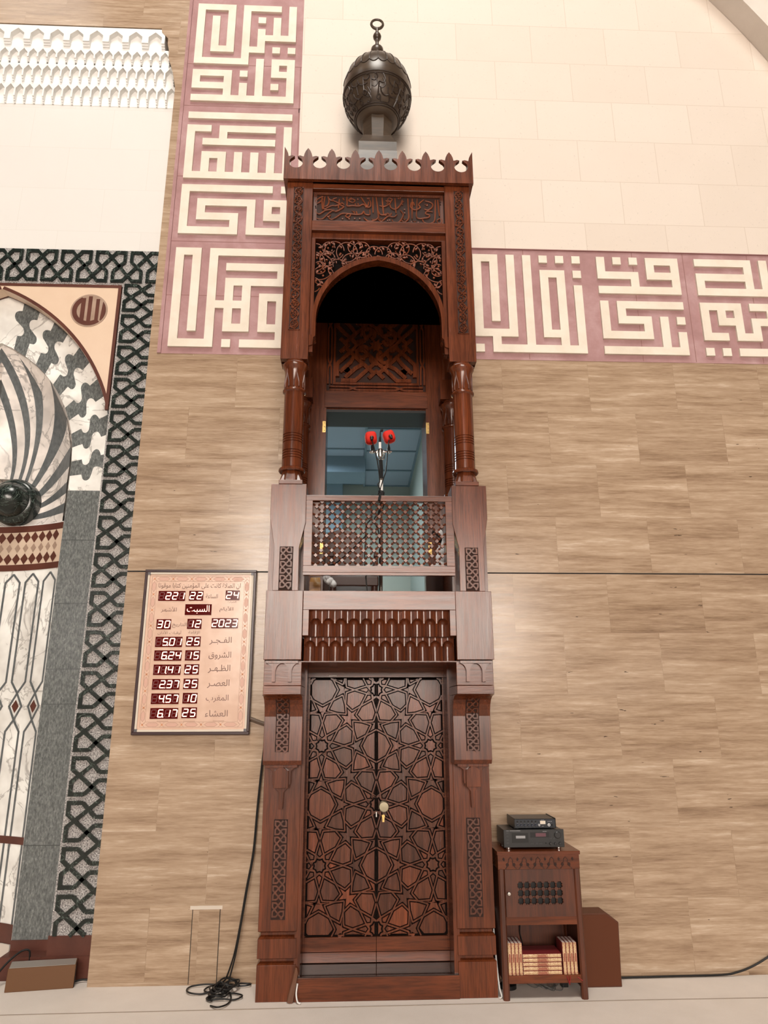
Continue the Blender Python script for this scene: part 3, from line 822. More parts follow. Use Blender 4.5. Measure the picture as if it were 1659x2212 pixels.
# ---- canopy front
for sx in (-1, 1):
    a, b = (.482, .668) if sx > 0 else (-.668, -.482)
    CF = MB().box(a, b, -.66, -.50, 3.907, 5.355).build('canopy_post', WOODV, PU, bevel=.002)
    CFS = {**globals().get('CFS', {}), sx: CF}
MB().box(-.482, .482, -.655, -.55, 5.292, 5.355).build('canopy_rail', WOODH, PU, bevel=.002)
MB().box(-.482, .482, -.655, -.55, 4.937, 5.018).build('canopy_rail', WOODH, PU, bevel=.002)
MB().box(-.66, .66, -.655, 0, 5.335, 5.36).build('canopy_ceiling', WOODY, PU)
# scroll strips on the canopy posts
def scroll_strip(x0, x1, z0, z1, y):
    CF = CFS[1 if x0 > 0 else -1]
    o = MB().box(x0, x1, y-.0015, y+.004, z0, z1).build('scroll_strip', WOODN, CF)
    f = MB(); w = .004
    for a, b, c, d in ((x0, x0+w, z0, z1), (x1-w, x1, z0, z1), (x0, x1, z0, z0+w), (x0, x1, z1-w, z1)): f.box(a, b, y-.005, y, c, d)
    n = 15; P_ = (z1-z0-.012)/n; cxm = (x0+x1)/2; A = (x1-x0)*.30
    c = MB()
    H_ = z1-z0-.012; r0 = A*.95
    for ph in (0, PI):
        c.tube([(cxm+A*1.15*math.sin(2*PI*(i/14.0)*.5+ph), y-.006, z0+.006+H_*i/(14.0*n)) for i in range(int(14*n)+1)], .0036, 5)
    for k in range(n):
        zc = z0+.006+P_*(k+.5)
        for s in (1, -1):
            cc = (cxm+s*A*.42, zc+s*P_*.12)
            c.tube([(cc[0]+r0*(1-t/20)*math.cos(s*(t*.45)+1.2+k), y-.006, cc[1]+r0*1.2*(1-t/20)*math.sin(s*(t*.45)+1.2+k)) for t in range(16)], .0032, 5)
        for q in range(12):
            an = 2.4*q+k; rr = A*(.5+.75*((q*7) % 5)/4)
            px, pz = cxm+rr*math.cos(an), zc+P_*.46*math.sin(an*1.3+q)
            if x0+.006 < px < x1-.006 and z0+.01 < pz < z1-.01:
                d_ = an*1.7; L = .0125; dx, dz = math.cos(d_), math.sin(d_)
                c.prism([(px-dx*L*.6, pz-dz*L*.6), (px-dz*L*.38, pz+dx*L*.38), (px+dx*L*.7, pz+dz*L*.7), (px+dz*L*.38, pz-dx*L*.38)], y-.0075-.0002*q, y)
    c.build('scrollwork', WOODV, o); f.build('frame', WOODV, o)
    return o
scroll_strip(-.622, -.543, 4.125, 5.297, -.66); scroll_strip(.546, .624, 4.120, 5.297, -.66)
# ---- lettered panel
WOODL = wood('lettering_walnut', 'z', 1.7, .4)
lp = MB().box(-.482, .482, -.617, -.57, 5.018, 5.292).build('lettered_panel', WOODN, PU)
b = MB()
for a in ((-.475, .475, 5.262, 5.285), (-.475, .475, 5.024, 5.044), (-.475, -.452, 5.044, 5.262), (.452, .475, 5.044, 5.262)): b.box(a[0], a[1], -.625, -.615, a[2], a[3])
for k in range(62):
    b.ball((-.462+k*.01515, -.626, 5.027), .006, .004, .006, 6, 4)
    b.ball((-.462+k*.01515, -.626, 5.27), .005, .003, .005, 6, 4)
b.build('bead_border', WOODC, lp)
CALL = [
 [(1375,185),(1370,300),(1365,390),(1345,425),(1300,437),(1255,425),(1240,395)], [(1398,185),(1405,280),(1412,355)],
 [(1385,402),(1412,385),(1436,402),(1425,430),(1395,428),(1385,402)], [(1436,402),(1425,440),(1385,438)],
 [(1190,175),(1183,290),(1180,365),(1205,385),(1250,382),(1300,372),(1312,350),(1272,332),(1290,308),(1345,312)],
 [(1140,175),(1137,290),(1135,390)], [(1095,175),(1099,300),(1100,385),(1060,425),(1022,402)],
 [(1270,198),(1320,210),(1345,235),(1335,270),(1295,295),(1262,284)], [(1255,185),(1205,235),(1218,270),(1165,294),(1122,265),(1130,215)],
 [(965,175),(970,260),(975,330)], [(1040,190),(1015,250),(970,290),(925,275),(913,240)], [(1055,205),(1030,225),(1045,245)],
 [(1020,300),(1047,350),(1005,425),(950,425),(932,400)], [(985,345),(955,372),(900,365),(855,400),(825,420),(797,398)],
 [(930,330),(915,352),(890,335),(875,355),(850,345)],
 [(835,170),(842,260),(850,350)], [(905,170),(936,185),(915,208),(890,192),(905,170)], [(936,188),(910,232),(862,262),(808,255)], [(870,200),(895,215),(880,240)],
 [(775,165),(785,240),(793,330),(795,385),(745,415),(690,417),(652,385)], [(790,300),(815,345),(850,352),(875,340)],
 [(740,165),(743,250),(745,330)], [(620,165),(655,220),(690,272),(718,262),(720,225),(705,190)], [(700,215),(690,260),(665,275)],
 [(480,165),(483,230),(486,262),(540,257),(600,262),(645,242),(668,262),(690,268)], [(540,228),(500,205),(520,185),(560,200),(545,228)], [(600,262),(590,232)], [(570,258),(562,236)],
 [(710,300),(712,350),(665,347),(650,318),(630,345),(580,352),(520,347),(440,342),(392,372),(335,407),(303,390),(320,360)], [(585,350),(575,318)], [(560,350),(550,318)], [(525,345),(500,385),(470,370),(490,345)],
 [(455,252),(430,230),(420,258),(450,270),(425,295),(372,322),(345,312),(300,345),(240,402),(182,398),(163,362)], 
 [(230,160),(233,230),(236,295)], [(260,165),(252,230),(250,290),(275,300)], [(290,165),(302,220),(285,262),(250,272)], [(180,242),(168,212),(210,180),(242,165)], [(180,242),(215,222),(240,190)],
 [(405,190),(400,240),(396,290)], [(330,200),(372,222),(412,242),(370,262),(330,262),(255,302)], [(330,215),(345,190),(380,178)],
 [(352,322),(325,305),(270,312),(240,332),(205,352),(170,332),(160,300)], [(240,305),(248,275)], [(520,200),(525,170)],
 [(1150,212),(1160,250)], [(640,205),(635,180)], [(455,205),(440,180)],
]
c = MB()
cvt = lambda x, y: ((x-800)*.000730, 5.150-(y-(296+(x-800)*.012))*.00082)
for s in CALL:
    sp_ = spline([cvt(*p) for p in s], 6)
    c.tube([(x, -.621, z) for x, z in sp_], [.0042+.0016*math.sin(PI*i/(len(sp_)-1)) for i in range(len(sp_))], 6)
for x, y in [(305,195),(320,205),(1060,292),(1062,330),(1425,215),(1425,240),(1290,245),(1128,420),(1195,425),(890,410),(910,408),(690,182),(705,180),(170,275),(172,292),(295,378),(590,190),(1000,175),(1020,172),(560,395),(610,395),(505,400),(440,400)]:
    a, z = cvt(x, y); c.prism([(a-.0065, z), (a, z-.0065), (a+.0065, z), (a, z+.0065)], -.625, -.615)
for x, y in [(545,318),(745,400),(1160,415),(1060,395),(1280,240),(820,395)]:
    a, z = cvt(x, y); c.tube([(a-.010, -.620, z+.007), (a, -.620, z-.006), (a+.010, -.620, z+.007)], .003, 5)
c.build('lettering', WOODL, lp)
# ---- arch and pierced spandrel
fr = MB().box(-.4815, -.455, -.625, -.56, 3.98, 4.888).box(.455, .4815, -.625, -.56, 3.98, 4.888).box(-.4815, .4815, -.625, -.56, 4.888, 4.936)
fr.build('arch_frame', WOODV, PU, bevel=.0015)
def arch_pts(w, zs, za, n=20):        # pointed arch of half width w, springing zs, point za (right half, foot to point)
    h = za-zs; r = (w*w+h*h)/(2*w); r = max(r, w); cxr = w-r; a1 = math.degrees(math.asin(min(1, h/r)))
    return arc(cxr, zs, r, 0, a1, n)
AO = [(.461, 4.105)]+arch_pts(.461, 4.25, 4.742); AI = [(.438, 4.105)]+arch_pts(.438, 4.22, 4.708)
am = MB()
for f in (1, -1):
    A = [(f*x, z) for x, z in AO]; B_ = [(f*x, z) for x, z in AI]
    for i in range(len(A)-1): am.prism([A[i], A[i+1], B_[i+1], B_[i]], -.64, -.53)
    am.prism([(f*.461, 4.105), (f*.438, 4.105), (f*.438, 4.098), (f*.452, 4.085), (f*.456, 4.03), (f*.482, 4.02), (f*.482, 4.105)], -.64, -.53)
am.build('arch', WOODR, PU)
MB().prism([(-.456, 4.25), (-.456, 4.89), (.456, 4.89), (.456, 4.25)]+AO[1:]+[(-x, z) for x, z in reversed(AO[1:-1])], -.568, -.55).build('arch_backing', GROOVE, PU)
def in_sp(x, z):
    if abs(x) > .452 or z > 4.886: return False
    ax = abs(x)
    for (a, b), (c_, d) in zip(AO, AO[1:]):
        if min(a, c_) <= ax <= max(a, c_) and abs(a-c_) > 1e-6:
            return z > b+(d-b)*(ax-a)/(c_-a)+.004
    return True
w_ = MB()
q2 = lambda x, y: ((x-824)*.000750, 4.888-(y-112-(x-824)*.012)*.00082)
circ = [(400,215,92),(520,232,100),(262,390,60),(262,380,130),(225,210,62),(660,205,80),(780,250,80),(335,300,72),(440,400,95),(560,330,85),(300,470,98),(205,560,70),(690,300,70),(215,330,95),(600,180,70),(345,190,60)]
rnd = random.Random(3)
for f in (1, -1):
    for x, y, r in circ:
        cx_, cz_ = q2(x, y); rx, rz = r*.00075, r*.00082; run = []
        for i in range(41):
            a = 2*PI*i/40*.93+rnd.random()*0
            p = (f*(cx_+rx*math.cos(a)), cz_+rz*math.sin(a))
            if in_sp(*p): run.append((p[0], -.612, p[1]))
            else:
                if len(run) > 1: w_.tube(run, .0040, 5)
                run = []
        if len(run) > 1: w_.tube(run, .0040, 5)
    for x, y, r in circ:
        for k in range(6):
            a = x*.7+k*1.07; cx_, cz_ = q2(x+r*.72*math.cos(a), y+r*.72*math.sin(a)); px, pz = f*cx_, cz_
            if not in_sp(px, pz-.006): continue
            L = .024 if k % 2 else .015; da = a*f+.6; dx, dz = math.cos(da), math.sin(da)
            if k % 3 == 0: w_.ball((px, -.610, pz), .0085, .006, .0085, 8, 5)
            else:
                leaf = [(px-dx*L*.6, pz-dz*L*.6), (px-dz*L*.36, pz+dx*L*.36), (px+dx*L*.75, pz+dz*L*.75), (px+dz*L*.30, pz-dx*L*.30)]
                if all(in_sp(*p) for p in leaf): w_.prism(leaf, -.618, -.600)
w_.build('pierced_scrollwork', WOODL, PU)
# ---- cresting
cm = MB()
def crest(c, halfl=True, halfr=True):
    L = [(c-.0865, 5.36), (c-.0865, 5.432)]+[(c-.0865+.050*math.sin(t), 5.479-.047*math.cos(t)) for t in [PI*i/12 for i in range(1, 11)]]+[(c-.076, 5.535), (c-.058, 5.540), (c-.032, 5.532), (c-.026, 5.56), (c-.016, 5.585), (c, 5.608)]
    Rr = [(2*c-x, z) for x, z in reversed(L[:-1])]
    return L, Rr
for k in range(-3, 4):
    L, Rr = crest(k*.1735); cm.prism(L+Rr, -.70, -.672)
for f in (-1, 1):
    L, Rr = crest(f*4*.1735)
    e_ = f*4*.1735
    cm.prism([(e_, 5.615)]+Rr+[(e_, 5.36)] if f < 0 else L[:-1]+[(e_, 5.615), (e_, 5.36)], -.70, -.672)
cm.box(-.694, .694, -.70, -.672, 5.335, 5.36)
for k in range(-4, 4): cm.box(k*.1735+.0865-.0006, k*.1735+.0865+.0006, -.7006, -.70, 5.36, 5.43)
crs = cm.build('cresting', WOODV, PU)
for f in (-1, 1):
    sd = MB()
    for k in range(4):
        c0 = -.61+k*.1735
        L, Rr = crest(c0)
        a, b = (.664, .692) if f > 0 else (-.692, -.664)
        sd.prism_x([(y, z) for y, z in L+Rr], a, b) if k else sd.prism_x([(max(-.6715, y), z) for y, z in L+Rr], a, b)
    a, b = (.664, .692) if f > 0 else (-.692, -.664); sd.box(a, b, -.6715, 0, 5.335, 5.3595)
    sd.build('side_cresting', WOODY, PU)
# ---- balcony rail with turned lattice
rl = MB().box(-.474, .474, -.685, -.64, 2.899, 2.936).box(-.474, .474, -.685, -.64, 2.437, 2.479).box(-.474, -.421, -.685, -.64, 2.479, 2.899).box(.421, .474, -.685, -.64, 2.479, 2.899)
RL = rl.build('balcony_rail', WOODH, PU, bevel=.002)
MB().box(-.472, .472, -.682, -.645, 2.421, 2.4365).build('rail_underside', WOODH, RL)
lt = MB(); kn = MB()
PX, PZ = .0662, .0632
for r in range(15):
    for k in range(-8, 9):
        x = k*PX+(PX/2 if r % 2 else 0); z = 2.484+r*PZ/2
        if abs(x) > .43 or z > 2.905: continue
        kn.prism_x([(-.674, z-.003), (-.674, z+.003), (-.668, z+.011), (-.652, z+.011), (-.646, z), (-.652, z-.011), (-.668, z-.011)], x-.004, x+.004) if 0 else kn.add(
            [(x, -.674, z-.0125), (x+.0125, -.674, z), (x, -.674, z+.0125), (x-.0125, -.674, z), (x, -.650, z-.0145), (x+.0145, -.650, z), (x, -.650, z+.0145), (x-.0145, -.650, z)],
            [(0, 1, 2, 3), (7, 6, 5, 4), (0, 4, 5, 1), (1, 5, 6, 2), (2, 6, 7, 3), (3, 7, 4, 0)])
        for dx in (-1, 1):
            x2, z2 = x+dx*PX/2, z+PZ/2
            if abs(x2) > .45 or z2 > 2.91: continue
            lt.tube([(x+(x2-x)*t, -.660, z+(z2-z)*t) for t in (.12, .3, .36, .44, .5, .56, .64, .7, .88)], [.0035, .0035, .006, .0085, .009, .0085, .006, .0035, .0035], 6, caps=False)
lt.build('lattice_spindles', WOODC, RL); kn.build('lattice_knobs', WOODR, RL)
# ---- front beam and the honeycomb tiers below it
MB().box(-.463, .463, -.72, -.60, 2.201, 2.316).box(-.463, -.4255, -.72, -.60, 2.046, 2.201).box(.4255, .463, -.72, -.60, 2.046, 2.201).build('front_beam', WOODH, PU, bevel=.002)
MB().box(-.47, .47, -.60, -.0, 2.10, 2.16).build('balcony_floor', WOODY, PU)
def honey(n, x0, x1, z0, z1, zt, yf, a):
    m = MB(); pt = (x1-x0)/n; nx = n*14; nz = 40; rows = []
    zs = zt-a*1.05
    for j in range(nz+1):
        z = z0+(z1-z0)*j/nz; row = []
        for i in range(nx+1):
            x = x0+(x1-x0)*i/nx; k = min(n-1, int((x-x0)/pt)); c = x0+pt*(k+.5); dx = abs(x-c); d = 0
            dz = max(0, z-zs)/1.05; rr = dx*dx+dz*dz
            if rr < a*a: d = .016+1.1*math.sqrt(a*a-rr)
            elif z > zs: d = .010*min(1, dx/(pt/2))
            else: d = .010+.010*((dx-pt/2)/(pt/2-a))**2
            row.append((x, yf+d, z))
        rows.append(row)
    m.grid(rows)
    m.add([(x0, yf, z0), (x1, yf, z0), (x1, yf+.08, z0), (x0, yf+.08, z0)], [(0, 1, 2, 3)])
    return m
honey(11, -.425, .425, 2.043, 2.205, 2.152, -.692, .0300).build('honeycomb_tier', WOODR, PU, smooth=True)
honey(12, -.456, .456, 1.898, 2.046, 2.021, -.660, .0300).build('honeycomb_tier', WOODR, PU, smooth=True)
MB().box(-.47, .47, -.655, -.10, 1.895, 1.901).box(-.47, .47, -.60, -.0, 2.04, 2.05).build('soffit', WOODY, PU)
# ---- doorway
MB().box(-.47, .47, -.105, 0, 1.832, 1.93).build('door_lintel', WOODH, PU)
for sx in (-1, 1):
    a, b = (.4545, .49) if sx > 0 else (-.49, -.4545)
    MB().box(a, b, -.28, -.0, .12, 1.90).build('door_jamb', WOODV, PU)
MB().box(-.48, .48, -.30, 0, 0, .122).build('step', WOODH, PU, bevel=.002)
MB().box(-.478, .478, -.299, -.02, .1221, .1265).build('step_top', mat('glossy_dark_step', (.022, .010, .007), .08, .6), PU)
# ---- star-patterned double door
N1, N2, N3, N4 = (.592, 0), (.425, .27), (.187, .187), (.7115, .2885)
C12, C23, C33 = (.437, .052), (.372, .094), (.286, 0)
M24, M22 = (.548, .382), (.440, .440)
X1 = (1-.19*math.cos(PI/8), .19*math.sin(PI/8))
sw = lambda p: (p[1], p[0])
rt = lambda p: (1-p[0], 1-p[1])
pol = lambda r, th: (1-r*math.cos(math.radians(th)), r*math.sin(math.radians(th)))
RI, RO = .118, .150
quarter = []          # tiles of one cell corner region 0..1 x 0..1, as closed outlines
SH1 = [N1, C12, N2, M24, N4, X1]
SH2 = [N3, C23, N2, M22, sw(N2), sw(C23)]
quarter += [SH1, [sw(p) for p in SH1], [rt(p) for p in SH1], [rt(sw(p)) for p in SH1], SH2, [rt(p) for p in SH2]]
MST = [N4, M24, N2, M22, sw(N2), sw(M24)]; MST = MST+[rt(p) for p in MST]
quarter += [MST]
lines = []
def addl(*p): lines.append(list(p))
for T in (lambda p: p, sw, rt, lambda p: rt(sw(p))):
    for run in ([N1, C12, N2], [N2, C23, N3], [N3, C33], [N1, X1], [N4, X1], [N2, M24, N4], [N2, M22] ):
        addl(*[T(p) for p in run])
    for th in (0, 45): pass
    addl(T(X1), T(pol(RI, 0))); addl(T(X1), T(pol(RI, 45)))
lattice_tiles = []; star_tiles = []
S_ = .3598
def cellmap(i, j):     # mirror the quarter so that E points sit at even, R at odd crossings
    def f(p):
        a, b = p
        a = a if i % 2 == 0 else 1-a; b = b if j % 2 == 0 else 1-b
        return ((i+a)*S_, (j+b)*S_)
    return f
def clip_poly(P, lo, hi, ax, keep_hi):
    out = []
    for a, b in zip(P, P[1:]+P[:1]):
        ina = a[ax] <= hi if keep_hi else a[ax] >= lo; inb = b[ax] <= hi if keep_hi else b[ax] >= lo
        lim = hi if keep_hi else lo
        if ina: out.append(a)
        if ina != inb:
            t = (lim-a[ax])/(b[ax]-a[ax]); out.append((a[0]+(b[0]-a[0])*t, a[1]+(b[1]-a[1])*t))
    return out
def inset(P, d):
    A = sum(a[0]*b[1]-b[0]*a[1] for a, b in zip(P, P[1:]+P[:1])); 
    if abs(A) < 1e-5: return None
    if A < 0: P = P[::-1]
    n = len(P); out = []
    for i in range(n):
        p, q, r = Vector(P[i-1]), Vector(P[i]), Vector(P[(i+1) % n])
        if (q-p).length < 1e-6 or (r-q).length < 1e-6: continue
        d1 = (q-p).normalized(); d2 = (r-q).normalized(); n1 = Vector((-d1.y, d1.x)); n2 = Vector((-d2.y, d2.x)); m = n1+n2
        if m.length < .1: continue
        m.normalize(); k = d/max(.30, m.dot(n1)); out.append((q.x+m.x*k, q.y+m.y*k))
    if len(out) < 3: return None
    A2 = sum(a[0]*b[1]-b[0]*a[1] for a, b in zip(out, out[1:]+out[:1]))
    return out if A2 > 2e-5 else None
# world: R at x = 0 (odd crossing), z = 1.7515 - k*S
ZR = 1.031          # a row where R sits in the middle
def toworld(p): return (p[0]-1*S_, p[1]-0*S_+ZR)
tiles = []; segs = []
for i in range(-1, 3):
    for j in range(-4, 4):
        # E at (even,even) and (odd,odd); R elsewhere
        if (i+j) % 2 == 0: f = cellmap(i, j)
        else: f = cellmap(i, j)
        for P in quarter: tiles.append([toworld(f(p)) for p in P])
        for L in lines:
            q = [toworld(f(p)) for p in L]; segs += list(zip(q, q[1:]))
ey = [(C33), (N3), (0, C33[0])]
seen = set()
for i in range(-2, 4):
    for j in range(-5, 5):
        cx_, cz_ = (i-1)*S_, j*S_+ZR
        if (i+j) % 2 == 0:
            q = [C33, N3, (0, C33[0]), (-N3[0], N3[1]), (-C33[0], 0), (-N3[0], -N3[1]), (0, -C33[0]), (N3[0], -N3[1])]
            tiles.append([(cx_+a*S_, cz_+b*S_) for a, b in q])
        else:
            ring = []; 
            for k in range(8):
                t0 = math.radians(45*k); t1 = math.radians(45*k+22.5)
                ring += [(RI*math.cos(t0), RI*math.sin(t0)), (RO*math.cos(t1), RO*math.sin(t1))]
            tiles.append([(cx_+a*S_*.94, cz_+b*S_*.94) for a, b in ring])
            rr = [(cx_+a*S_, cz_+b*S_) for a, b in ring]; segs += list(zip(rr, rr[1:]+rr[:1]))
            for k in range(8):
                t0 = math.radians(45*k); tp, tm = t0+PI/8, t0-PI/8
                q = [(.408*math.cos(t0), .408*math.sin(t0)), (.19*math.cos(tp), .19*math.sin(tp)), (RI*math.cos(t0), RI*math.sin(t0)), (.19*math.cos(tm), .19*math.sin(tm))]
                tiles.append([(cx_+a*S_, cz_+b*S_) for a, b in q])
        # five-pointed stars on the axis from E to each neighbour R
        if (i+j) % 2 == 0:
            for k in range(4):
                c_, s__ = (1, 0, -1, 0)[k], (0, 1, 0, -1)[k]
                q = [N1, C12, N2, C23, N3, C33, (N3[0], -N3[1]), (C23[0], -C23[1]), (N2[0], -N2[1]), (C12[0], -C12[1])]
                tiles.append([(cx_+(a*c_-b*s__)*S_, cz_+(a*s__+b*c_)*S_) for a, b in q])
def leaf(xa, xb, za, zb, name):
    back = MB().box(xa, xb, -.060, -.035, .128, 1.832)
    L = back.build(name, GROOVE, PU)
    fr = MB(); out = xa if abs(xa) > abs(xb) else xb; inn = xb if out == xa else xa
    a, b = (out, out+.010) if out < 0 else (out-.010, out)
    fr.box(a, b, -.078, -.060, .19, 1.832).box(min(b, xb) if out == xa else xa, xb if out == xa else a, -.078, -.060, .19, za-.003)
    fr.box(xa, xb, -.074, -.058, .130, .186)
    fr.build('door_frame', WOODH, L, bevel=.0012)
    xa2, xb2 = (xa+.011, xb) if out == xa else (xa, xb-.011)
    tl = MB(); stp = MB(); done = set()
    for P in tiles:
        if len(P) == 8 and max(math.dist(P[0], q) for q in P) < .24 and min(p[1] for p in P) < za and max(p[1] for p in P) > za+.1: P = [(p[0], max(p[1], za)) for p in P]
        for lo, hi, ax in ((xa2, xb2, 0), (za, zb, 1)):
            P = clip_poly(P, lo, hi, ax, False) if len(P) > 2 else P
            P = clip_poly(P, lo, hi, ax, True) if len(P) > 2 else P
        Q = []
        for p in P:
            if not Q or math.dist(p, Q[-1]) > 1e-5: Q.append(p)
        if len(Q) > 2 and math.dist(Q[0], Q[-1]) < 1e-5: Q.pop()
        if len(Q) < 3: continue
        key = (round(sum(p[0] for p in Q)/len(Q), 4), round(sum(p[1] for p in Q)/len(Q), 4))
        if key in done: continue
        done.add(key)
        I = inset(Q, .0112)
        if I: tl.prism(I, -.074, -.058)
    sd_ = set()
    for a, b in segs:
        s = clipseg(a, b, xa2, xb2, 0)
        s = clipseg(s[0], s[1], za, zb, 1) if s else None
        if not s: continue
        k = tuple(sorted([(round(s[0][0], 4), round(s[0][1], 4)), (round(s[1][0], 4), round(s[1][1], 4))]))
        if k in sd_ or math.dist(*s) < .002: continue
        sd_.add(k); stp.ribbon([s[0], s[1]], .0088, -.0725-.0009*((len(sd_)*7) % 13)/13, -.058)
    tl.build('raised_tile_work', WOODT, L); stp.build('star_strapwork', WOODV, L)
    return L
DL = leaf(-.4545, -.0012, .272, 1.826, 'door_leaf'); DR = leaf(.0012, .4545, .272, 1.826, 'door_leaf')
m = MB(lambda x, y, z: (.047+x, -.078-z, 1.021+y)); m.lathe([(.033, 0), (.034, .006), (.030, .012), (.016, .016), (.014, .03), (.020, .036), (.031, .042), (.0325, .050), (.029, .055), (.001, .057)], 0, 0, 28)
lab(m.build('door_knob', KNOBM, DR, smooth=True), 'round antique brass door knob')
m = MB(); m.prism(arc(.045, .960, .010, -40, 220, 12)+[(.039, .925), (.051, .925)], -.084, -.07)
lab(m.build('keyhole_plate', BRASS, DR), 'small brass keyhole plate')
MB().box(-.0035, .0035, -.080, -.07, .955, .985).build('lock_strip', SILVER, DR)
lab(MB().box(-.322, -.268, -.1065, -.105, 1.838, 1.845).build('sticker', WHITEL, PU), 'small pale sticker on the lintel')

# ---- back board, carved back panel, window frame of the pulpit
bk = MB().box(-.66, -.392, -.035, -.0, 2.16, 5.335).box(.392, .66, -.035, -.0, 2.16, 5.335).box(-.392, .392, -.035, 0, 4.76, 5.335)
bk.build('back_board', WOODV, PU)
MB().box(-.392, .392, -.05, .0, 3.832, 3.962).build('back_rail', WOODH, PU, bevel=.002)
MB().box(-.392, .392, -.10, -.03, 4.72, 4.81).build('back_rail', WOODH, PU, bevel=.002)
bp = MB().box(-.392, .392, -.022, 0, 3.962, 4.76).build('carved_back_panel', WOODN, PU)
ip = MB(); ypf, ypb = -.040, -.02
SN = [0]
def strapline(pts, w=.030, closed=False):
    SN[0] += 1; k = .0011*(SN[0]*5 % 7)
    ip.ribbon(pts, w, ypf-k, ypb, closed); ip.ribbon(pts, w*.45, ypf-.004-k, ypf, closed)
zc = 4.362
for k in range(4):
    ca, sa = (1, 0, -1, 0)[k], (0, 1, 0, -1)[k]
    rr = lambda P: [(x*ca-y*sa, zc+x*sa+y*ca) for x, y in P]
    strapline(rr([(-.27, .30), (-.16, .30), (-.10, .24), (.06, .08), (.10, .10)]+arc(.10, .06, .05, 90, -160, 10)))
    strapline(rr([(.27, .30), (.16, .30), (.10, .24), (-.07, .07)]))
    strapline(rr(arc(0, .115, .042, 200, -20, 12)))
    strapline(rr([(-.24, .02), (-.16, .10), (-.20, .16), (-.28, .24)]))
    strapline(rr([(.24, .02), (.17, .09), (.20, .15), (.28, .23)]))
    strapline(rr([(-.06, .28), (0, .22), (.06, .28)]))
    strapline(rr([(.10, .16), (.20, .06), (.275, .135)]))
    for x, y in ((.22, .22), (-.22, .22)):
        ip.prism(rr([(x-.045, y-.01), (x-.015, y+.01), (x, y+.045), (x+.018, y+.012), (x+.045, y-.008), (x+.012, y-.018), (x, y-.045), (x-.015, y-.02)]), ypf, ypb)
ip.prism([(.062*(1 if i % 2 else .55)*math.cos(PI*i/8), zc+.062*(1 if i % 2 else .55)*math.sin(PI*i/8)) for i in range(16)], ypf-.002, ypb)
def guilloche(axis, c, lo, hi, n):
    w = .022
    for s in (1, -1):
        pts = []
        for i in range(n*20+1):
            t = i/(n*20); ph = (t*n) % 1; v = lo+(hi-lo)*t
            if ph < .38: o_ = 1
            elif ph < .62: o_ = math.cos((ph-.38)/.24*PI)
            else: o_ = -1
            if int(t*n) % 2: o_ = -o_
            pts.append((v, c+s*o_*.013) if axis == 'x' else (c+s*o_*.013, v))
        ip.ribbon(pts, .014, ypf-.0015*(s > 0)-(.0006 if axis == 'x' else 0), ypb)
for c, lo, hi, ax in ((3.995, -.36, .36, 'x'), (4.722, -.36, .36, 'x'), (-.358, 4.03, 4.70, 'z'), (.358, 4.03, 4.70, 'z')): guilloche(ax, c, lo, hi, 2)
ip.ribbon([(-.322, 4.035), (.322, 4.035), (.322, 4.69), (-.322, 4.69)], .018, ypf, ypb, True)
ip.ribbon([(-.388, 3.966), (.388, 3.966), (.388, 4.756), (-.388, 4.756)], .012, ypf-.003, ypb, True)
ip.build('interlace', WOODR, bp)
wf = MB().box(-.402, -.378, -.04, .29, 2.16, 3.832).box(.378, .402, -.04, .29, 2.16, 3.832).box(-.402, .402, -.02, .0, 3.826, 3.832)
wf.build('window_frame', WOODV, PU)
MB().box(-.378, .378, -.018, .27, 3.806, 3.826).build('window_head_shade', BLACK, PU)  # black box in place of the shade under the window lintel
for x in (-.392, .389):
    for z in (3.672, 2.74):
        h = MB().box(x-.012, x+.012, -.046, -.038, z-.045, z+.045)
        o = h.build('hinge', BRASS, PU); sc_ = MB()
        for q in (-.03, 0, .03): sc_.ball((x+.004, -.047, z+q), .003, .002, .003, 6, 4)
        sc_.build('screw', BLACK, o)
# ---- bulb finial
fm = MB(); fm.lathe([(.205, 5.36), (.20, 5.42), (.165, 5.60), (.150, 5.80), (.150, 5.90)], 0, -.30, 4, PI/4)
b = MB().box(-.150, .150, -.45, -.15, 5.36, 5.90)
pr = [(-.215, 5.36), (-.205, 5.50), (-.170, 5.66), (-.150, 5.84), (-.150, 5.93), (.150, 5.93), (.150, 5.84), (.170, 5.66), (.205, 5.50), (.215, 5.36)]
fm = MB(); n = 5; q = [(.166, 5.36), (.162, 5.50), (.156, 5.70), (.150, 5.84), (.150, 5.925), (.105, 6.03)]
for i in range(len(q)-1):
    (r0, z0), (r1, z1) = q[i], q[i+1]
    fm.add([(-r0, -.3-r0, z0), (r0, -.3-r0, z0), (r0, -.3+r0, z0), (-r0, -.3+r0, z0), (-r1, -.3-r1, z1), (r1, -.3-r1, z1), (r1, -.3+r1, z1), (-r1, -.3+r1, z1)], [(0, 1, 5, 4), (1, 2, 6, 5), (2, 3, 7, 6), (3, 0, 4, 7)])
fm.lathe([(.118, 6.02), (.128, 6.20), (.12, 6.30)], 0, -.30, 8, PI/8)
FN = fm.build('finial_base', DOME, PU)
zc_, rz_, rx_ = 6.535, .348, .282
body = [(rx_*math.cos(a), zc_+rz_*math.sin(a)) for a in [math.radians(d) for d in range(-66, 90, 6)]]+[(.02, zc_+rz_)]
FB = MB().lathe(body, 0, -.30, 48).build('finial_bulb', DOME, PU, smooth=2)
rel = MB()
sfr = lambda lat, lon, k=1.004: (rx_*k*math.cos(lat)*math.sin(lon), -.30-rx_*k*math.cos(lat)*math.cos(lon), zc_+rz_*k*math.sin(lat))
for d in (-52, -49, -10, -7):
    lat = math.radians(d); rel.tube([sfr(lat, 2*PI*k/48) for k in range(48)], .0052, 5, closed=True)
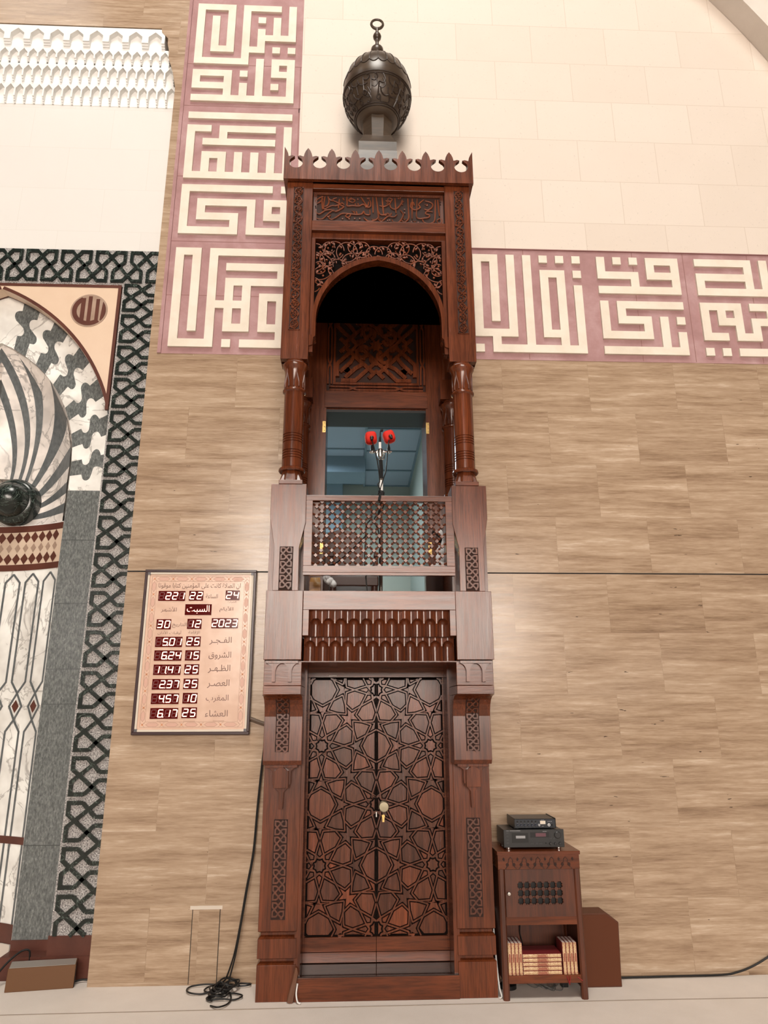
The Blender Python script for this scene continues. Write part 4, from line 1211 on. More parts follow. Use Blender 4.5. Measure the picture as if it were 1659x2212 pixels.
for k in range(24):
    rel.tube([sfr(math.radians(14+i*5.5), 2*PI*k/24) for i in range(11)], .0035, 5)
    rel.tube([sfr(math.radians(14-5*abs(math.sin(PI*i/6))), 2*PI*(k+i/6)/24) for i in range(7)], .0038, 5)
rnd = random.Random(5)
for k in range(26):          # flowing script round the belly
    l0 = 2*PI*k/26
    for q in range(4):
        la = math.radians(-45+9*q+rnd.random()*5); kind = rnd.randrange(4)
        if kind == 0: P_ = [(la-.14, l0), (la+.16, l0+.03)]
        elif kind == 1: P_ = [(la+.12, l0-.10), (la-.02, l0-.02), (la-.10, l0-.10), (la-.07, l0-.20)]
        elif kind == 2: P_ = [(la, l0+.10), (la+.06, l0+.03), (la, l0-.04), (la-.05, l0+.03), (la+.01, l0+.10)]
        else: P_ = [(la-.10, l0+.15), (la-.13, l0), (la-.06, l0-.13), (la+.05, l0-.16)]
        P_ = spline(P_, 4); rel.tube([sfr(min(-.20, max(-.84, a)), o_) for a, o_ in P_], .0056, 5)
rel.build('carved_script', DOMEG, FB)
MB().lathe([(.03, 6.86), (.034, 6.925), (.045, 6.95), (.056, 6.985), (.052, 7.02), (.030, 7.05), (.017, 7.065), (.015, 7.10), (.020, 7.115), (.018, 7.125), (.032, 7.14), (.036, 7.16), (.030, 7.18), (.016, 7.195), (.013, 7.23), (.013, 7.25)], 0, -.30, 20).build('finial_stem', DOME, PU, smooth=True)
MB().tube([(.050*math.sin(2*PI*k/28), -.30, 7.298+.050*math.cos(2*PI*k/28)) for k in range(28)], [.0095+.0035*(1-math.cos(2*PI*k/28+PI))/2*0+.003*(.5-.5*math.cos(2*PI*k/28)) for k in range(28)], 8, closed=True).build('finial_ring', DOME, PU, smooth=True)
# ================================================================== the room behind the pulpit window
rw = MB().box(-2.05, .49, 3.0, 3.1, 2.1, 4.3).box(.49, .6, .3, 3.1, 2.1, 4.3).box(-2.1, -2.0, .5, 3.1, 2.1, 4.3)
o = rw.build('wall_side_room', ROOMW); struct(o)
fl = MB().box(-2.1, .6, .3, 3.1, 2.03, 2.10); struct(fl.build('floor_side_room', CARPET))
ce = MB().box(-2.05, -.04, .3, 3.0, 4.22, 4.3).box(-.04, .5, .3, 3.0, 4.20, 4.3)
o = ce.build('ceiling_side_room', ROOMC); struct(o)
g = MB()
for y in (.62, 1.22, 1.82, 2.42, 2.97): g.box(-.04, .49, y, y+.022, 4.188, 4.202).box(-2.05, -.04, y, y+.022, 4.208, 4.222)
for x in (-.062, .468, -.67, -1.28): g.box(x, x+.022, .3, 3.0, 4.186, 4.222)
g.build('ceiling_grid', ROOMG, o)
bh = MB().box(-2.0, -.05, 2.05, 2.45, 4.04, 4.22).build('wall_bulkhead', mat('blue_grey_bulkhead', (.20, .30, .37), .8)); struct(bh)
ac = MB().box(-2.0, -.30, 2.90, 3.0, 3.6, 4.2).build('wall_recess_panel', mat('blue_grey_panel', (.27, .40, .48), .8)); struct(ac)
# chair glimpsed through the lattice
ch = thing('chair', 'dark wooden armchair glimpsed through the lattice inside the pulpit balcony', 'chair', (-.16, .55, 2.10))
bk = MB(); P_ = arc(-.265, 2.89, .185, 0, 180, 16); bk.prism([(-.08, 2.50)]+P_+[(-.45, 2.50)], .74, .78)
bk.build('backrest', CHAIR, ch)
MB().box(-.35, .03, .33, .78, 2.528, 2.608).build('seat', CHAIR, ch, bevel=.01)
lg = []
for x, y in ((-.32, .36), (0, .36), (-.32, .75), (0, .75)):
    m = MB(); m.lathe([(.020, 2.10), (.024, 2.2), (.030, 2.30), (.020, 2.36), (.030, 2.42), (.026, 2.54)], x, y, 12); m.build('leg', CHAIR, ch, smooth=True)
for x in (-.335, .012):
    MB().box(x-.018, x+.018, .34, .74, 2.76, 2.795).box(x-.016, x+.016, .36, .40, 2.608, 2.76).build('armrest', CHAIR, ch, bevel=.005)
vs_ = MB(); vs_.lathe([(.045, 2.16), (.052, 2.18), (.052, 2.44), (.042, 2.47)], -.415, -.30, 4, PI/4)
tag(vs_.build('stone_box', ONYX), 'square amber veined stone box behind the front beam, left of the chair', 'box')
cl = MB()
for i in range(9): cl.ball((-.352+.012*i*.6+.008*math.sin(i*2.1), -.20+.01*math.cos(i*3), 2.492-.0055*i+.012*math.sin(i*1.7)), .020, .018, .022, 8, 6)
tag(cl.build('white_cloth', CLOTH, smooth=True), 'crumpled white cloth beside the amber stone box', 'cloth')
cl = MB()
for z, r, dx in ((2.60, .036, 0), (2.65, .040, .004), (2.70, .036, .008), (2.745, .026, .012), (2.785, .018, .01), (2.822, .022, .004)): cl.ball((.452+dx, -.12, z), r, r*.6, .040, 10, 6)
cl.box(.405, .495, -.15, -.09, 2.565, 2.60)
tag(cl.build('white_garment', CLOTH, smooth=True), 'bundled white fabric at the right inside the lattice', 'fabric')
dk = MB().box(.355, .60, -.045, -.036, 2.165, 2.60)
dk.build('side_board', WOODN, PU)

# ================================================================== microphones on the balcony
MS = thing('microphone_stand', 'slim chrome microphone stand with taped post rising behind the balcony rail', 'microphone stand', (.02, -.45, 2.16))
MB().lathe([(.13, 2.16), (.13, 2.172), (.02, 2.185), (.012, 2.20)], .02, -.45, 24).build('base', BLACKM, MS, smooth=True)
p = MB(); p.tube([(.02, -.45, 2.19), (.021, -.45, 2.99), (.022, -.45, 3.13), (.019, -.45, 3.25), (.016, -.45, 3.31)], .0095, 10); p.build('post', CHROME, MS, smooth=True)
p = MB(); p.tube([(.0215, -.45, 3.13), (.021, -.45, 3.20), (.018, -.45, 3.262)], .0135, 10); p.build('black_grip', BLACK, MS, smooth=True)
p = MB(); p.tube([(.021, -.452, 3.02), (.022, -.452, 3.115)], .0125, 10); p.build('white_tape', WHITE, MS, smooth=True)
p = MB(); p.lathe([(.018, 3.285), (.021, 3.30), (.020, 3.335), (.012, 3.345)], .016, -.45, 14); p.tube([(-.058, -.45, 3.318), (.094, -.45, 3.324)], .006, 8)
for x in (-.04, .073): p.lathe([(.013, 3.312), (.013, 3.326)], x, -.45, 12)
for s in (-1, 1): p.tube([(.016+s*.022, -.45, 3.335), (.016+s*.030, -.452, 3.305), (.016+s*.026, -.452, 3.275), (.016+s*.008, -.452, 3.262)], .004, 6)
p.build('crossbar', CHROME, MS, smooth=True)
for x, nm in ((-.040, 'left'), (.073, 'right')):
    m = MB(); m.lathe([(.011, 3.326), (.0115, 3.350), (.008, 3.366), (.005, 3.376)], x, -.45, 12); m.build('socket', BLACK, MS, smooth=True)
g = thing('gooseneck_microphone', 'thin black gooseneck microphone standing upright between the two red ones', 'microphone', (.016, -.45, 3.335))
p = MB(); p.tube([(.014, -.45, 3.338), (.0135, -.45, 3.392)], .0095, 10); lab(p.build('sleeve', mat('white_sleeve', (.8, .8, .78), .3), g, smooth=True), 'white sleeve')
p = MB(); p.tube([(.0135, -.45, 3.392), (.014, -.45, 3.425), (.015, -.45, 3.44), (.016, -.45, 3.47), (.02, -.452, 3.484)], [.009, .008, .004, .0035, .0035], 8); p.build('neck', BLACK, g, smooth=True)
MB().ball((.026, -.455, 3.478), .0105).build('capsule', BLACK, g, smooth=True)
def mic(x, z, tilt, label):
    o = thing('microphone', label, 'microphone', (x, -.47, z), 'red foam microphones on the balcony stand')
    def fn(px, py, pz):
        c, s = math.cos(tilt), math.sin(tilt); return (x+px*c-pz*s, -.47+py, z+px*s+pz*c)
    def sq(px, py, pz):           # rounded block foam
        return fn(px, py, pz)
    m = MB(sq); n = 20; rows = []
    for i in range(13):
        a = -PI/2+PI*i/12; row = []
        for k in range(n+1):
            b = 2*PI*k/n; f = lambda v, e: math.copysign(abs(v)**e, v)
            row.append((.040*f(math.cos(a), .5)*f(math.cos(b), .6), .046*f(math.sin(a), .6), .042*f(math.cos(a), .5)*f(math.sin(b), .6)))
        rows.append(row)
    m.grid(rows); m.build('foam_windscreen', RED, o, smooth=2, weld=True)
    m = MB(fn); pts = []
    for k in range(40):
        b = 2*PI*k/40; f = lambda v, e: math.copysign(abs(v)**e, v)
        pts.append((.0395*f(math.cos(b), .6), .012, .0415*f(math.sin(b), .6)))
    m.tube(pts, .0024, 5, closed=True); lab(m.build('rim', REDPALE, o, smooth=True), 'pale rim')
    m = MB(fn); m.tube([(.004, -.036, -.012), (.002, -.060, -.024), (0, -.068, -.040)], [.013, .012, .008], 10); m.ball((.003, -.050, -.016), .014)
    m.build('body', BLACK, o, smooth=True)
    m = MB(fn); m.tube([(.003, -.056, -.008), (.0, -.064, -.020)], .0065, 8); m.build('connector', CHROME, o, smooth=True)
    return o
mic(-.049, 3.414, .10, 'left microphone of the pair wearing square red foam')
mic(.075, 3.424, .35, 'right microphone of the pair wearing square red foam, set slightly higher')
def cable(name, pts, r, mat_, label, cat='cable', n=8, group=None):
    o = MB().tube(spline(pts, n), r, 7).build(name, mat_, smooth=True); return tag(o, label, cat, group)
cable('microphone_cable', [(-.044, -.52, 3.380), (-.030, -.50, 3.34), (-.012, -.47, 3.28), (.002, -.462, 3.20), (.010, -.462, 3.11), (-.001, -.462, 3.085), (.012, -.462, 3.05), (.018, -.47, 3.02), (-.02, -.62, 2.955), (-.05, -.66, 2.942), (-.06, -.60, 2.93), (-.045, -.60, 2.82), (-.080, -.60, 2.76), (-.086, -.60, 2.65), (-.09, -.6, 2.52), (-.07, -.58, 2.30)], .0042, RUBBER, 'black cable from the left red microphone, tied to the stand')
cable('microphone_cable', [(.073, -.52, 3.385), (.066, -.49, 3.33), (.060, -.465, 3.26), (.052, -.462, 3.18), (.031, -.462, 3.11), (.014, -.462, 3.04), (.020, -.47, 3.00), (.035, -.62, 2.95), (.042, -.655, 2.942), (.04, -.60, 2.92), (.015, -.60, 2.86), (-.03, -.60, 2.80), (-.002, -.60, 2.72), (.004, -.60, 2.60), (.002, -.58, 2.3)], .0042, RUBBER, 'black cable from the right red microphone, tied to the stand')
kb = MB()
for k in range(5): kb.tube([(.021+.017*math.cos(a), -.452+.017*math.sin(a), 3.0+.008*k+.006*math.sin(a+k)) for a in [2*PI*i/14 for i in range(14)]], .0055, 6, closed=True)
kb.tube([(.03, -.47, 3.03), (.012, -.55, 2.97), (.010, -.64, 2.944), (.004, -.688, 2.93), (-.002, -.692, 2.90)], .009, 7); kb.tube([(.03, -.47, 3.03), (.024, -.55, 2.97), (.022, -.64, 2.944), (.012, -.600, 2.90), (-.01, -.60, 2.80)], .007, 7)
tag(kb.build('cable_knot', RUBBER, smooth=True), 'knotted bundle of black cable tied round the microphone stand above the rail', 'cable')
cable('lattice_cable', [(.35, -.56, 2.73), (.38, -.57, 2.715), (.40, -.57, 2.69), (.395, -.55, 2.66)], .012, RUBBER, 'thick black cable end inside the lattice on the right')
cable('floor_cable', [(-.41, -.58, 2.50), (-.30, -.60, 2.50), (-.22, -.58, 2.56), (-.12, -.57, 2.66), (-.07, -.59, 2.71)], .0045, RUBBER, 'black cable sloping up behind the lattice on the left')

# ================================================================== prayer-time board
BD = thing('prayer_time_board', 'framed peach prayer time board with red lit clock windows on the travertine', 'clock board', (-1.23, -.02, 1.462))
x0, x1, z0, z1 = -1.622, -.845, 1.464, 2.576
f = MB()
def frame4(m, a, b, c, d, w, y0, y1):
    m.box(a, b, y0, y1, d-w, d).box(a, b, y0, y1, c, c+w).box(a, a+w, y0, y1, c+w, d-w).box(b-w, b, y0, y1, c+w, d-w)
frame4(f, x0, x1, z0, z1, .020, -.045, 0); f.build('frame', FRAME, BD, bevel=.004)
f = MB(); frame4(f, x0+.018, x1-.018, z0+.018, z1-.018, .016, -.040, 0); lab(f.build('ivory_slip', IVORY, BD, bevel=.003), 'ivory inner slip of the frame')
f = MB()
for a, c in ((x0+.014, z0+.014), (x1-.038, z0+.014), (x0+.014, z1-.038), (x1-.038, z1-.038)): f.box(a, a+.024, -.0425, -.005, c, c+.024)
f.build('corner_cap', FRAMEG, BD)
MB().box(x0+.03, x1-.03, -.032, -.005, z0+.03, z1-.03).build('printed_panel', PRINT, BD)
# printed border of linked hexagons
YI = -.0327
ink = MB(); fill = MB(); dots = MB()
bx0, bx1, bz0, bz1 = -1.572, -.893, 1.512, 2.528
for a, b, c, d in ((bx0, bx1, bz0, bz1), (bx0+.034, bx1-.034, bz0+.034, bz1-.034)): frame4(ink, a, b, c, d, .0016, YI, -.03)
def hexrun(lo, hi, n, c, vert):
    L = (hi-lo)/n
    for k in range(n):
        a = lo+k*L; mid = a+L/2; h = .0125; e = L*.17
        P_ = [(a+e, 0), (a+e+.018, h), (a+L-e-.018, h), (a+L-e, 0), (a+L-e-.018, -h), (a+e+.018, -h)]
        T = (lambda p: (c+p[1], p[0])) if vert else (lambda p: (p[0], c+p[1]))
        fill.prism([T(p) for p in P_], YI+.0002, -.03); ink.ribbon([T(p) for p in P_], .0016, YI, -.03, True)
        for s in (-1, 1):
            ink.ribbon([T((a-.0, 0)), T((a+.012, s*h*1.1)), T((a+e*.8, s*h*1.1))], .0016, YI, -.03); ink.ribbon([T((a+L, 0)), T((a+L-.012, s*h*1.1)), T((a+L-e*.8, s*h*1.1))], .0016, YI, -.03)
        if vert and k == 0: continue
        dots.prism([T((a+.007*math.cos(q*PI/4), .007*math.sin(q*PI/4))) for q in range(8)], YI, -.03)
for c in (bz0+.017, bz1-.017): hexrun(bx0+.017, bx1-.017, 5, c, False)
for c in (bx0+.017, bx1-.017): hexrun(bz0+.017, bz1-.017, 9, c, True)
fill.build('border_fill', INKF, BD); ink.build('border_line', INKL, BD); dots.build('border_dot', mat('orange_print_dot', (.75, .33, .17), .4), BD)
# seven-segment windows
SEG = {'0': 'abcdef', '1': 'bc', '2': 'abged', '3': 'abgcd', '4': 'fgbc', '5': 'afgcd', '6': 'afgedc', '7': 'abc', '8': 'abcdefg', '9': 'abcdfg', ' ': ''}
def display(a, b, top, text, name='led_window'):
    h = .069; o = MB().box(a, b, -.036, -.03, top-h, top).build(name, LEDP, BD)
    n = len(text.replace('.', '')); w = (b-a)
    cw = w/n; on = MB(); off = MB(); k = 0
    sh_ = lambda x, z: (x+(z-(top-h/2))*.14, z)
    for chx in text:
        if chx == '.':
            xx = a+k*cw; on.prism([sh_(xx-.002+dx, top-h+.011+dz) for dx, dz in ((-.003, -.003), (.003, -.003), (.003, .003), (-.003, .003))], -.0375, -.036); continue
        cx_ = a+(k+.5)*cw; dw, dh, t = min(.030, cw*.66)/2, .046/2, .0068; zc_ = top-h/2; k += 1
        R_ = {'a': ((-dw, dh), (dw, dh)), 'd': ((-dw, -dh), (dw, -dh)), 'g': ((-dw, 0), (dw, 0)), 'b': ((dw, 0), (dw, dh)), 'c': ((dw, -dh), (dw, 0)), 'f': ((-dw, 0), (-dw, dh)), 'e': ((-dw, -dh), (-dw, 0))}
        for s, (p, q) in R_.items():
            lit = s in SEG[chx]; g_ = .0012; d = Vector((q[0]-p[0], q[1]-p[1])).normalized()*g_
            P1 = sh_(cx_+p[0]+d.x, zc_+p[1]+d.y); Q1 = sh_(cx_+q[0]-d.x, zc_+q[1]-d.y)
            (on if lit else off).ribbon([P1, Q1], t, -.0375 if lit else -.0365, -.036)
    if on.v: lab(on.build('lit_digits', LED, o), 'lit reading '+text.strip())
    if off.v: off.build('unlit_segments', LEDO, o)
    return o
for a, b, t_, s in ((-1.519, -1.334, 2.425, ' 221'), (-1.308, -1.209, 2.427, '22'), (-1.055, -.957, 2.431, '24'), (-1.516, -1.417, 2.228, '30'), (-1.306, -1.208, 2.231, '12'), (-1.140, -.958, 2.236, '2023'),
                    (-1.514, -1.331, 2.108, ' 5.01'), (-1.306, -1.207, 2.111, '25'), (-1.514, -1.329, 2.016, ' 6.24'), (-1.305, -1.205, 2.017, '15'), (-1.511, -1.328, 1.921, '11.41'), (-1.304, -1.205, 1.923, '25'),
                    (-1.511, -1.328, 1.825, ' 2.37'), (-1.303, -1.204, 1.828, '25'), (-1.510, -1.326, 1.731, ' 4.57'), (-1.301, -1.203, 1.734, '10'), (-1.509, -1.325, 1.636, ' 6.17'), (-1.301, -1.201, 1.640, '25')):
    display(a, b, t_, s)
dayw = MB().box(-1.328, -1.146, -.036, -.03, 2.258, 2.333).build('led_window', LEDP, BD)
# Arabic lettering: pick the joined letter shapes, then set them right to left
FORMS = {'ء': (0xFE80, 0), 'آ': (0xFE81, 1), 'أ': (0xFE83, 1), 'ؤ': (0xFE85, 1), 'إ': (0xFE87, 1), 'ئ': (0xFE89, 2), 'ا': (0xFE8D, 1), 'ب': (0xFE8F, 2), 'ة': (0xFE93, 1), 'ت': (0xFE95, 2), 'ث': (0xFE99, 2), 'ج': (0xFE9D, 2), 'ح': (0xFEA1, 2), 'خ': (0xFEA5, 2), 'د': (0xFEA9, 1), 'ذ': (0xFEAB, 1), 'ر': (0xFEAD, 1), 'ز': (0xFEAF, 1), 'س': (0xFEB1, 2), 'ش': (0xFEB5, 2), 'ص': (0xFEB9, 2), 'ض': (0xFEBD, 2), 'ط': (0xFEC1, 2), 'ظ': (0xFEC5, 2), 'ع': (0xFEC9, 2), 'غ': (0xFECD, 2), 'ف': (0xFED1, 2), 'ق': (0xFED5, 2), 'ك': (0xFED9, 2), 'ل': (0xFEDD, 2), 'م': (0xFEE1, 2), 'ن': (0xFEE5, 2), 'ه': (0xFEE9, 2), 'و': (0xFEED, 1), 'ى': (0xFEEF, 1), 'ي': (0xFEF1, 2)}
LA = {'آ': 0xFEF5, 'أ': 0xFEF7, 'إ': 0xFEF9, 'ا': 0xFEFB}
def shape(s):
    out = []; i = 0; prev = False
    while i < len(s):
        ch = s[i]
        if ch == 'ـ': out.append('\u0640'); prev = True; i += 1; continue
        if ch not in FORMS: out.append(ch); prev = False; i += 1; continue
        if ch == 'ل' and i+1 < len(s) and s[i+1] in LA:
            out.append(chr(LA[s[i+1]]+(1 if prev else 0))); prev = False; i += 2; continue
        base, kind = FORMS[ch]; nx = s[i+1] if i+1 < len(s) else ''
        joins = kind == 2 and (nx == 'ـ' or (nx in FORMS and FORMS[nx][1] > 0))
        if kind == 0: out.append(chr(base)); prev = False
        else:
            out.append(chr(base+({(0, 0): 0, (1, 0): 1, (0, 1): 2, (1, 1): 3}[(int(prev), int(joins))]))); prev = joins
        i += 1
    return ''.join(reversed(out))
def text_mesh(s, x_left, x_right, z_low, z_high, y, mat_, name, parent, depth=.0006, raw=False):
    cu = bpy.data.curves.new('lettering', 'FONT'); cu.body = s if raw else shape(s); cu.extrude = 0; cu.resolution_u = 3
    tmp = bpy.data.objects.new('lettering', cu); C.objects.link(tmp); bpy.context.view_layer.update()
    me = tmp.evaluated_get(bpy.context.evaluated_depsgraph_get()).to_mesh()
    vs = [v.co.copy() for v in me.vertices]; fs = [tuple(p.vertices) for p in me.polygons]
    bpy.data.objects.remove(tmp, do_unlink=True); bpy.data.curves.remove(cu)
    if not vs: return None
    ax, bx = min(v.x for v in vs), max(v.x for v in vs); ay, by = min(v.y for v in vs), max(v.y for v in vs)
    sx_ = (x_right-x_left)/(bx-ax); sz_ = (z_high-z_low)/(by-ay)
    m = MB(); m.add([(x_left+(v.x-ax)*sx_, y, z_low+(v.y-ay)*sz_) for v in vs], fs)
    return m.build(name, mat_, parent)
yt = -.0332
text_mesh('ان الصلاة كانت على المؤمنين كتابا موقوتا', -1.524, -.954, 2.440, 2.482, yt, INK, 'printed_text', BD)
for s, a, b, c, d in (('الساعة', -1.192, -1.108, 2.376, 2.405), ('الأيام', -1.092, -.997, 2.278, 2.318), ('الأشهر', -1.494, -1.386, 2.275, 2.315), ('التاريخ', -1.410, -1.310, 2.170, 2.205), ('الحرارة', -1.038, -.978, 2.342, 2.356),
                      ('أوقـات الأذان', -1.503, -1.343, 2.122, 2.150), ('الإقامة', -1.294, -1.216, 2.122, 2.150), ('الفـجـر', -1.147, -.996, 2.055, 2.108), ('الشروق', -1.146, -.994, 1.955, 2.008), ('الظـهـر', -1.145, -.995, 1.865, 1.920),
                      ('العصـر', -1.144, -.995, 1.766, 1.822), ('المغرب', -1.146, -.996, 1.672, 1.722), ('العشاء', -1.146, -.995, 1.578, 1.622)):
    text_mesh(s, a, b, c, d, yt, INK, 'printed_text', BD)
text_mesh('السبت', -1.315, -1.160, 2.268, 2.325, -.0375, LED, 'lit_day_name', dayw)
for a in (-1.46, -1.285, -1.09):
    m = MB()
    for k in range(9): m.box(a+k*.0085, a+k*.0085+.0055, yt, -.03, 1.550, 1.554)
    m.build('small_print', INKL, BD)
cable('conduit', [(-.845, -.02, 1.566), (-.80, -.02, 1.548), (-.715, -.02, 1.520)], .014, mat('brown_conduit', (.11, .07, .045), .5), 'short brown conduit from the clock board to the pulpit', 'conduit')

# ================================================================== cables and trims on the left wall
cable('power_cable', [(-.722, -.015, 1.53), (-.738, -.02, 1.45), (-.752, -.03, 1.31), (-.772, -.03, 1.02), (-.786, -.035, .75), (-.818, -.05, .53), (-.842, -.05, .355), (-.872, -.05, .18), (-.915, -.03, .05), (-.94, -.02, .02)], .0048, RUBBER, 'black cable hanging from the pulpit side to the coil, left strand')
cable('power_cable', [(-.715, -.015, 1.51), (-.733, -.025, 1.42), (-.746, -.035, 1.31), (-.766, -.035, 1.02), (-.780, -.04, .75), (-.811, -.055, .53), (-.836, -.055, .355), (-.862, -.06, .18), (-.892, -.06, .05), (-.90, -.07, .02)], .0048, RUBBER, 'black cable hanging from the pulpit side to the coil, right strand')
rnd = random.Random(11)
def loop(pts, zs=.008):
    return [(x, y, .006+zs*abs(math.sin(i*1.3))) for i, (x, y) in enumerate(pts)]
cp = MB()
LP = [[(-.94, -.02), (-1.04, -.03), (-1.12, -.05), (-1.135, -.11), (-1.10, -.165), (-1.03, -.165), (-.95, -.12), (-.88, -.07)],
      [(-.94, -.03), (-1.0, -.06), (-1.03, -.11), (-1.0, -.15), (-.95, -.10), (-.90, -.08), (-.84, -.03), (-.78, -.015), (-.765, -.04), (-.80, -.06), (-.88, -.05), (-.98, -.035)],
      [(-.95, -.34), (-.90, -.385), (-.855, -.33), (-.85, -.24), (-.88, -.15), (-.92, -.09), (-.96, -.12), (-.97, -.20), (-.985, -.26), (-.95, -.29)],
      [(-.98, -.25), (-.93, -.20), (-.86, -.17), (-.80, -.20), (-.79, -.235), (-.83, -.265), (-.90, -.265), (-.97, -.27), (-.99, -.24), (-.95, -.20)]]
for L in LP: cp.tube(spline(loop(L), 6), .0048, 6)
for k in range(9):
    a0 = rnd.random()*6; cx_, cy_ = -.915+rnd.uniform(-.03, .03), -.14+rnd.uniform(-.07, .05); ra, rb_ = rnd.uniform(.03, .075), rnd.uniform(.03, .09)
    cp.tube([(cx_+ra*math.cos(a0+i*.33)*(1-.01*i), cy_+rb_*math.sin(a0+i*.33)*(1-.012*i), .008+.004*k+.012*abs(math.sin(i*.5+k))) for i in range(22)], .0048, 6)
tag(cp.build('coiled_cable', RUBBER, smooth=True), 'tangled coil of black cable lying on the carpet left of the pulpit', 'cable')
ap = thing('access_panel', 'narrow stone access panel taped shut near the floor, left of the pulpit', 'panel', (-1.065, 0, .005))
MB().box(-1.148, -.982, -.0022, 0, .005, .422).build('panel', TRAV, ap)
m = MB(); m.box(-1.153, -1.148, -.0012, .0, .005, .43).box(-.982, -.977, -.0012, 0, .005, .43); m.build('gap', mat('thin_dark_gap', (.03, .02, .013), .8), ap)
m = MB(lambda x, y, z: (x, y-.0012*math.sin(x*90)*math.sin(z*400), z)); m.grid([[(-1.166+.2*i/24, -.005, z) for i in range(25)] for z in (.417, .424, .431, .438)]); lab(m.build('tape', TAPE, ap, smooth=2), 'shiny clear tape along the top')
# low brown box at the far left
import_fn = lambda a, b, t: (a[0]+(b[0]-a[0])*t, a[1]+(b[1]-a[1])*t)
bx = thing('floor_box', 'low brown box with grey top on the carpet below the green border', 'box', (-2.04, .0, 0))
F0, F1, B0, B1 = (-2.222, -.068), (-1.838, -.010), (-2.26, .075), (-1.872, .122)
m = MB(); m.add([(*F0, 0), (*F1, 0), (*B1, 0), (*B0, 0), (F0[0]+.002, F0[1]+.012, .122), (F1[0], F1[1]+.012, .122), (*B1, .122), (*B0, .122)], [(0, 1, 2, 3), (4, 5, 6, 7), (0, 1, 5, 4), (1, 2, 6, 5), (2, 3, 7, 6), (3, 0, 4, 7)])
m.build('body', BOXBR, bx, bevel=.003)
m = MB(); q = .004; m.add([(F0[0]+.006, F0[1]+.018, .1225), (F1[0]-.006, F1[1]+.016, .1225), (B1[0]-.004, B1[1]-.004, .1225), (B0[0]+.006, B0[1]-.004, .1225), (F0[0]+.006, F0[1]+.018, .1245), (F1[0]-.006, F1[1]+.016, .1245), (B1[0]-.004, B1[1]-.004, .1245), (B0[0]+.006, B0[1]-.004, .1245)], [(0, 1, 2, 3), (4, 5, 6, 7), (0, 1, 5, 4), (1, 2, 6, 5), (2, 3, 7, 6), (3, 0, 4, 7)])
lab(m.build('top_panel', BOXTOP, bx), 'grey metal top')
m = MB(); m.add([(F1[0]+.001, F1[1]+.008, .006), (B1[0]+.001, B1[1]-.006, .006), (B1[0]+.001, B1[1]-.006, .116), (F1[0]+.001, F1[1]+.016, .116), (F1[0]-.006, F1[1]+.008, .006), (B1[0]-.006, B1[1]-.006, .006), (B1[0]-.006, B1[1]-.006, .116), (F1[0]-.006, F1[1]+.016, .116)], [(0, 1, 2, 3), (4, 5, 6, 7), (0, 1, 5, 4), (1, 2, 6, 5), (2, 3, 7, 6), (3, 0, 4, 7)])
m.build('dark_side', BLACK, bx)
cable('box_cable', [(-2.175, .135, .10), (-2.18, .13, .165), (-2.22, .11, .17), (-2.27, .06, .13), (-2.31, .0, .07), (-2.33, -.03, .02), (-2.40, -.02, .008)], .006, RUBBER, 'black cable looping over the low brown box')
pg = MB(); pg.box(-2.335, -2.285, -.05, -.01, .003, .045); pg.tube([(-2.31, -.03, .045), (-2.315, -.02, .09), (-2.30, -.01, .10)], .005, 6)
tag(pg.build('plug', BLACK, bevel=.006), 'black plug on the carpet at the left edge', 'plug')
cable('box_cable', [(-1.86, .06, .012), (-1.82, .08, .016), (-1.78, .09, .012), (-1.70, .10, .01)], .006, RUBBER, 'short black cable between the low brown box and the wall corner')
# plastic wrap and cords at the plinth
m = MB(lambda x, y, z: (x+.004*math.sin(z*60), y+.006*math.sin(z*47+1), z)); m.tube([(-.505, -.305, .004), (-.495, -.31, .05), (-.482, -.315, .11), (-.474, -.312, .15), (-.470, -.30, .175)], [.022, .019, .015, .013, .006], 8)
tag(m.build('plastic_wrap', PLASTIC, smooth=True), 'crumpled strip of brown plastic wrap against the left plinth', 'plastic wrap')
cable('white_cord', [(-.462, -.315, .10), (-.468, -.32, .05), (-.458, -.33, .012), (-.440, -.335, .007)], .0048, WCABLE, 'short white cord at the left foot of the pulpit step')
cable('white_cord', [(.742, -.10, .44), (.722, -.14, .41), (.714, -.18, .33), (.713, -.24, .15), (.716, -.28, .05), (.724, -.30, .012), (.708, -.315, .007)], .0048, WCABLE, 'white cord running down between the right plinth and the cabinet')
cable('wall_cable', [(1.45, -.03, .008), (1.53, -.03, .008), (1.87, -.025, .009), (2.17, -.022, .010), (2.27, -.02, .022), (2.37, -.018, .05), (2.48, -.018, .10), (2.62, -.018, .18), (2.85, -.018, .27)], .0062, RUBBER, 'black cable along the foot of the right wall, rising at the end')
# ================================================================== cabinet with its load
CB = thing('cabinet', 'small dark wooden cabinet on legs, right of the pulpit', 'cabinet', (.965, -.18, 0))
CB['label'] = 'small dark wooden cabinet with pierced door and open book shelf, right of the pulpit'
a, b, y0, y1 = .738, 1.218, -.34, -.012
MB().box(.722, 1.230, -.352, -.008, .770, .790).build('top', WOODH, CB, bevel=.0015)
fz = MB().box(.726, 1.224, -.344, -.02, .690, .770).build('frieze', WOODH, CB)
c = MB()
for k in range(5):
    x = .803+.0840*k
    for dx in (-.020, .020): c.prism(arc(x+dx, .716, .0095, 0, 360, 12)[:-1], -.3465, -.343)
    c.ribbon([(x-.034, .692)]+[(x-.026, .700), (x-.020, .712), (x-.012, .736), (x-.012, .745), (x, .756), (x+.014, .742), (x+.010, .73), (x+.020, .708), (x+.036, .692)], .0035, -.3458, -.343)
for k in range(6):
    x = .762+.0840*k; c.prism([(x-.008, .745), (x, .735), (x+.008, .745), (x, .756)], -.3462, -.343)
lab(c.build('frieze_carving', WOODN, fz), 'dark carved cut-outs along the frieze')
